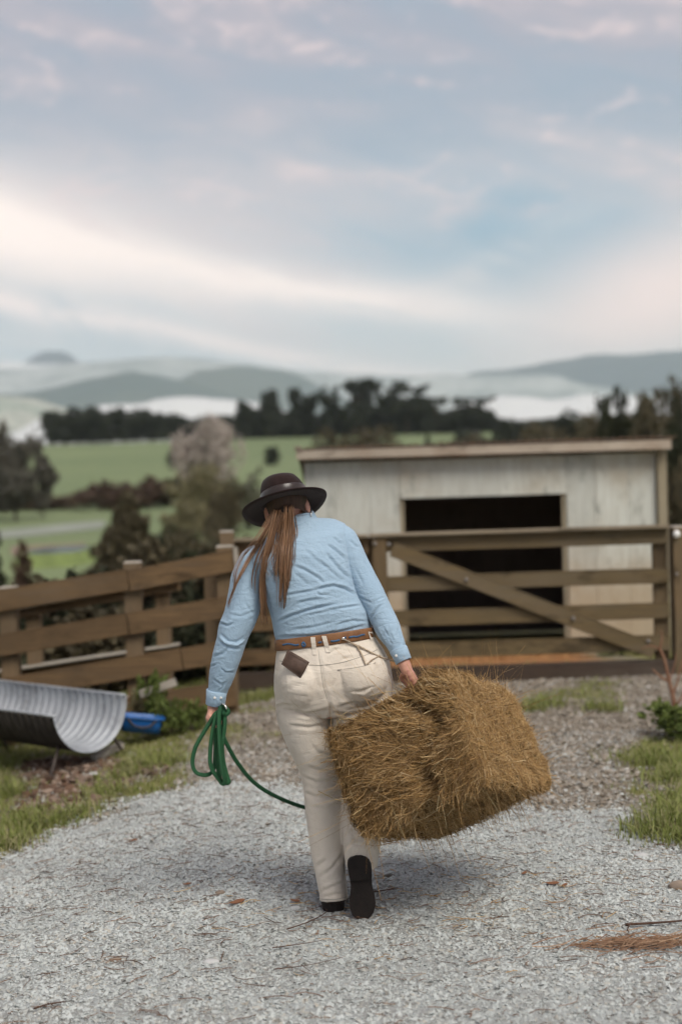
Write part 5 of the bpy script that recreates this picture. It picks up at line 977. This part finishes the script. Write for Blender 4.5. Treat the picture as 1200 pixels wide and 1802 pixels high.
v, f = hay(5200, 3, .04, .14, .0008, .0018, .014, .050, .8, (.30, .24, .16, .22, .04, .04)); obj('stray_stalks', v, f, M_HAY, bale, kind='stuff')
v, f = hay(5000, 6, .04, .15, .0018, .0034, .016, .016, .6); obj('flat_stalks', v, f, M_HAY2, bale, kind='stuff')
v, f = hay(170, 4, .06, .16, .0016, .0028, .016, .018, .7, (.60, .18, .14, .08, 0, 0)); obj('broad_stalks', v, f, island_mat('pale_stalk', [(.50, .38, .19), (.42, .31, .15), (.56, .46, .26)], .7, .3), bale, kind='stuff')
M_TWINE = simple('twine_mat', (.20, .135, .07), .9, .4, 90)
for x in (-.05, .12):                                     # the two strings of baling twine
    qs = [(x, y, hb[2]) for y in np.linspace(-hb[1] + .05, hb[1] - .05, 12)] + [(x, hb[1], z) for z in np.linspace(hb[2] - .05, -hb[2] + .05, 8)] + [(x, y, -hb[2]) for y in np.linspace(hb[1] - .05, -hb[1] + .05, 12)] + [(x, -hb[1], z) for z in np.linspace(-hb[2] + .05, hb[2] - .05, 8)]
    qs = np.array(qs + qs[:1]); s_q, g = to_surf(qs, np.full(len(qs), .004)); s_q = s_q + g * (lump(s_q) * .5)[:, None]; p = toW(s_q)
    vv, ff = tube(spline(p, 90), .0018, 6); obj('twine', vv, ff, M_TWINE, bale)
kn = P(727, 1219, D - .12)                                 # the twine pulled up into the fist
for q in ((700, 1230, -.16), (742, 1206, -.02), (735, 1228, -.20)): vv, ff = tube(spline([kn, (kn + P(q[0], q[1], D + q[2])) / 2 + np.array([0, 0, .004]), P(q[0], q[1], D + q[2]) - np.array([0, 0, .03])], 10), .0022, 6); obj('twine', vv, ff, M_CORD, bale)
M_STALK = simple('single_stalk', (.36, .28, .15), .8)
for pts in ([(650, 1226, -.18), (672, 1219, -.18), (700, 1216, -.16), (720, 1218, -.13)], [(600, 1266, -.20), (630, 1262, -.20), (668, 1245, -.20), (690, 1225, -.18)], [(560, 1392, -.10), (585, 1404, -.14), (608, 1412, -.22), (632, 1414, -.28)], [(772, 1400, -.42), (780, 1425, -.41), (786, 1458, -.40)], [(772, 1400, -.42), (768, 1428, -.42)], [(800, 1420, -.40), (786, 1436, -.40)], [(612, 1252, -.2), (600, 1262, -.2), (585, 1290, -.2)]):
    vv, ff = tube(spline([P(a, b_, D + c_) for a, b_, c_ in pts], 14), np.linspace(.0018, .0011, 14), 6); obj('stalk', vv, ff, M_STALK, bale)

# ------------------------------------------------------------------ litter on the drive
M_TWIG = island_mat('twig_mat', [(.10, .055, .035), (.16, .09, .055), (.06, .038, .027), (.22, .13, .08)], .9, .15)
def twigs(N, samp, lmin, lmax, r0, seed):
    r = np.random.default_rng(seed); x, y = samp(r, N); N = len(x); a = r.uniform(-.9, .9, N) + (r.random(N) < .2) * 1.5; L = lmin + (lmax - lmin) * r.random(N) ** 2.2; b = r.normal(0, .35, N); P_ = []
    for s in (-.5, -.17, .17, .5): X_, Y_ = x + np.cos(a) * L * s - np.sin(a) * b * L * s * s * 2, y + np.sin(a) * L * s + np.cos(a) * b * L * s * s * 2; P_.append(np.stack([X_, Y_, ground_z(X_, Y_) + .011 + r.uniform(0, .006, N)], 1))
    w = r0 * r.uniform(.6, 1.4, N)[:, None]; V = []
    nx_ = np.stack([-np.sin(a), np.cos(a), 0 * a], 1)
    for p in P_: V += [p - nx_ * w, p + np.array([0, 0, 1.]) * w * 1.4, p + nx_ * w]
    V = np.stack(V, 1).reshape(-1, 3); f = np.array([(3 * j + i, 3 * j + (i + 1) % 3, 3 * j + 3 + (i + 1) % 3, 3 * j + 3 + i) for j in range(3) for i in range(3)])
    return V, (f[None] + (np.arange(N) * 12)[:, None, None]).reshape(-1, 4)
v, f = twigs(1500, wedge(3.8, 7.4, 'w', .2, 1.0), .012, .11, .0013, 31); tag(obj('twig_litter', v, f, M_TWIG, smooth=False), 'small brown twig bits scattered over the gravel', 'twigs', kind='stuff')
v, f = twigs(260, lambda r, n: (r.normal(.35, .5, n), r.normal(5.3, .35, n)), .02, .09, .0011, 33); tag(obj('fallen_hay', v, f, M_HAY, smooth=False), 'wisps of hay dropped on the gravel around the bale', 'hay', kind='stuff')
def single_twig(pts, r0, label, br=()):
    p = [G(*q) + np.array([0, 0, .018]) for q in pts]; e = empty('twig', p[0], label=label, cat='twig'); vv, ff = tube(spline(p, 16), np.linspace(r0, r0 * .5, 16), 7); obj('stem', vv, ff, M_TWIGS, e)
    for b_ in br: vv, ff = tube(spline([G(*q) + np.array([0, 0, .022]) for q in b_], 8), np.linspace(r0 * .6, r0 * .3, 8), 6); obj('side_shoot', vv, ff, M_TWIGS, e)
M_TWIGS = simple('twig_bark', (.10, .055, .038), .9, .4, 40)
single_twig([(1100, 1636), (1150, 1633), (1200, 1629), (1260, 1622)], .005, 'dark straight twig at the right edge above the dry grass clump', [[(1110, 1635), (1104, 1645), (1106, 1652)]])
single_twig([(505, 1644), (545, 1630), (575, 1612), (562, 1600)], .0025, 'curved brown twig beside the planted boot'); single_twig([(480, 1677), (530, 1670), (566, 1664)], .002, 'thin straight twig below the planted boot'); single_twig([(482, 1715), (540, 1708), (600, 1695)], .002, 'long thin twig low in the middle of the drive', [[(530, 1709), (545, 1720)]])
single_twig([(655, 1578), (680, 1574), (700, 1570)], .003, 'short dark twig right of the raised boot'); single_twig([(60, 1785), (90, 1776), (118, 1772)], .0035, 'reddish twig in the lower left corner', [[(85, 1777), (100, 1784)]])
M_LEAFD = island_mat('dead_leaf_mat', [(.23, .10, .05), (.16, .08, .045)], .8, .2)
def dead_leaf(px, py, s, label, a=0.0, lm=M_LEAFD):
    c = G(px, py) + np.array([0, 0, .016]); u = np.linspace(-1, 1, 9); w = (1 - u ** 2) ** .7 * .42; top = [(x_, y_, .25 * y_ * y_ + .12 * x_ * x_ + .05 * math.sin(4 * x_)) for x_, y_ in zip(u, w)]; mid_ = [(x_, 0, .12 * x_ * x_) for x_ in u]; bot = [(x_, -y_, .25 * y_ * y_ + .12 * x_ * x_) for x_, y_ in zip(u, w)]
    v = np.array(top + mid_ + bot) * s @ rotz(a).T @ rotx(.2).T + c; f = [(k * 9 + i, k * 9 + i + 1, (k + 1) * 9 + i + 1, (k + 1) * 9 + i) for k in range(2) for i in range(8)]
    tag(obj('dead_leaf', np.concatenate([v, v - np.array([0, 0, .0012])]), f + [tuple(27 + z for z in q[::-1]) for q in f], lm), label, 'leaf')
dead_leaf(972, 1561, .028, 'curled orange brown leaf on the gravel right of the bale'); dead_leaf(993, 1564, .016, 'tiny brown leaf just right of the curled orange leaf', .6)
dead_leaf(418, 1594, .034, 'dark crumpled leaf on the gravel left of the planted boot', .4); dead_leaf(520, 1592, .022, 'brown leaf close to the left of the planted boot', -.4); dead_leaf(330, 1562, .018, 'small brown leaf in the middle of the pale drive', .2); dead_leaf(922, 1543, .016, 'pale brown leaf behind the bale shadow', .8); dead_leaf(236, 1484, .02, 'small dark leaf near the left grass edge', .1)
def stone(px, py, r_, mat, label, sq=.5):
    v, f = ellipsoid((0, 0, 0), (r_, r_ * .75, r_ * sq), None, 14, 8); v = v * (1 + .14 * noise3(v / r_, 1.3))[:, None]; c = G(px, py); tag(obj('stone', v + c + np.array([0, 0, r_ * sq * .55]), f, mat), label, 'stone')
M_DST = simple('dark_stone', (.075, .066, .05), .8, .4, 40, bmp=.4, bscale=90); M_PST = simple('pale_stone', (.50, .50, .49), .85, .2, 40, bmp=.4, bscale=90); M_BST = simple('brown_stone_single', (.28, .22, .17), .9, .3, 40, bmp=.4, bscale=90)
stone(685, 1544, .028, M_DST, 'dark olive pebble on the gravel right of the trouser hem', .3); stone(520, 1602, .022, M_PST, 'white pebble left of the planted boot'); stone(388, 1574, .022, M_BST, 'beige pebble on the drive left of the legs'); stone(372, 1695, .03, M_PST, 'flat pale stone low left of the middle of the drive', .3); stone(205, 1692, .026, M_BST, 'brownish stone in the lower left of the drive', .35); stone(1128, 1508, .03, M_PST, 'grey pebble near the right grass edge', .4); stone(1196, 1565, .045, M_BST, 'brown stone at the right frame edge'); stone(60, 1392, .035, M_PST, 'pale rounded stone beside the bark litter'); stone(165, 1365, .03, M_PST, 'pale stone on the dirt in front of the trough')
# tuft of dry orange grass lying at the right
r = np.random.default_rng(5); c0, c1 = G(1045, 1672), G(1195, 1668); N = 170; u = r.random(N); c = c0 + (c1 - c0) * u[:, None] + np.stack([r.normal(0, .07, N), r.normal(0, .09, N) * r.random(N) ** 1.5, 0 * u], 1); a = r.normal(.0, .55, N); L = r.uniform(.04, .16, N); V = []
for s in (-.5, 0, .5): p = c + np.stack([np.cos(a) * L * s, np.sin(a) * L * s, r.uniform(.012, .03, N) + .012 * (s > 0) * r.random(N)], 1); o = np.stack([0 * a, 0 * a + .0012, 0 * a + .0012], 1); V += [p - o, p + o]
V = np.stack(V, 1).reshape(-1, 3); f = (np.array([(0, 1, 3, 2), (2, 3, 5, 4)])[None] + (np.arange(N) * 6)[:, None, None]).reshape(-1, 4)
dg_ = empty('dry_grass_clump', (c0 + c1) / 2, label='clump of dry orange grass lying at the right edge of the drive', cat='dry grass'); obj('stems', V, f, island_mat('dry_stem', [(.24, .14, .085), (.16, .095, .06), (.33, .22, .14)], .85, .15), dg_, kind='stuff')

# ------------------------------------------------------------------ the air between here and the hills
mb = MB(); mb.box((0, 6900, 318), (11000, 7100, 402)); hz_o = mb.build('haze', None, None, False)
m = bpy.data.materials.new('haze_air'); m.use_nodes = True; t = m.node_tree; t.nodes.clear(); o = t.nodes.new('ShaderNodeOutputMaterial'); pv = t.nodes.new('ShaderNodeVolumePrincipled')
pv.inputs['Color'].default_value = (.88, .95, 1, 1); pv.inputs['Density'].default_value = 1.35e-4; pv.inputs['Anisotropy'].default_value = .1; t.links.new(pv.outputs[0], o.inputs['Volume']); hz_o.data.materials.append(m); tag(hz_o, 'pale moist air thinning out the far hills', 'haze', kind='stuff')
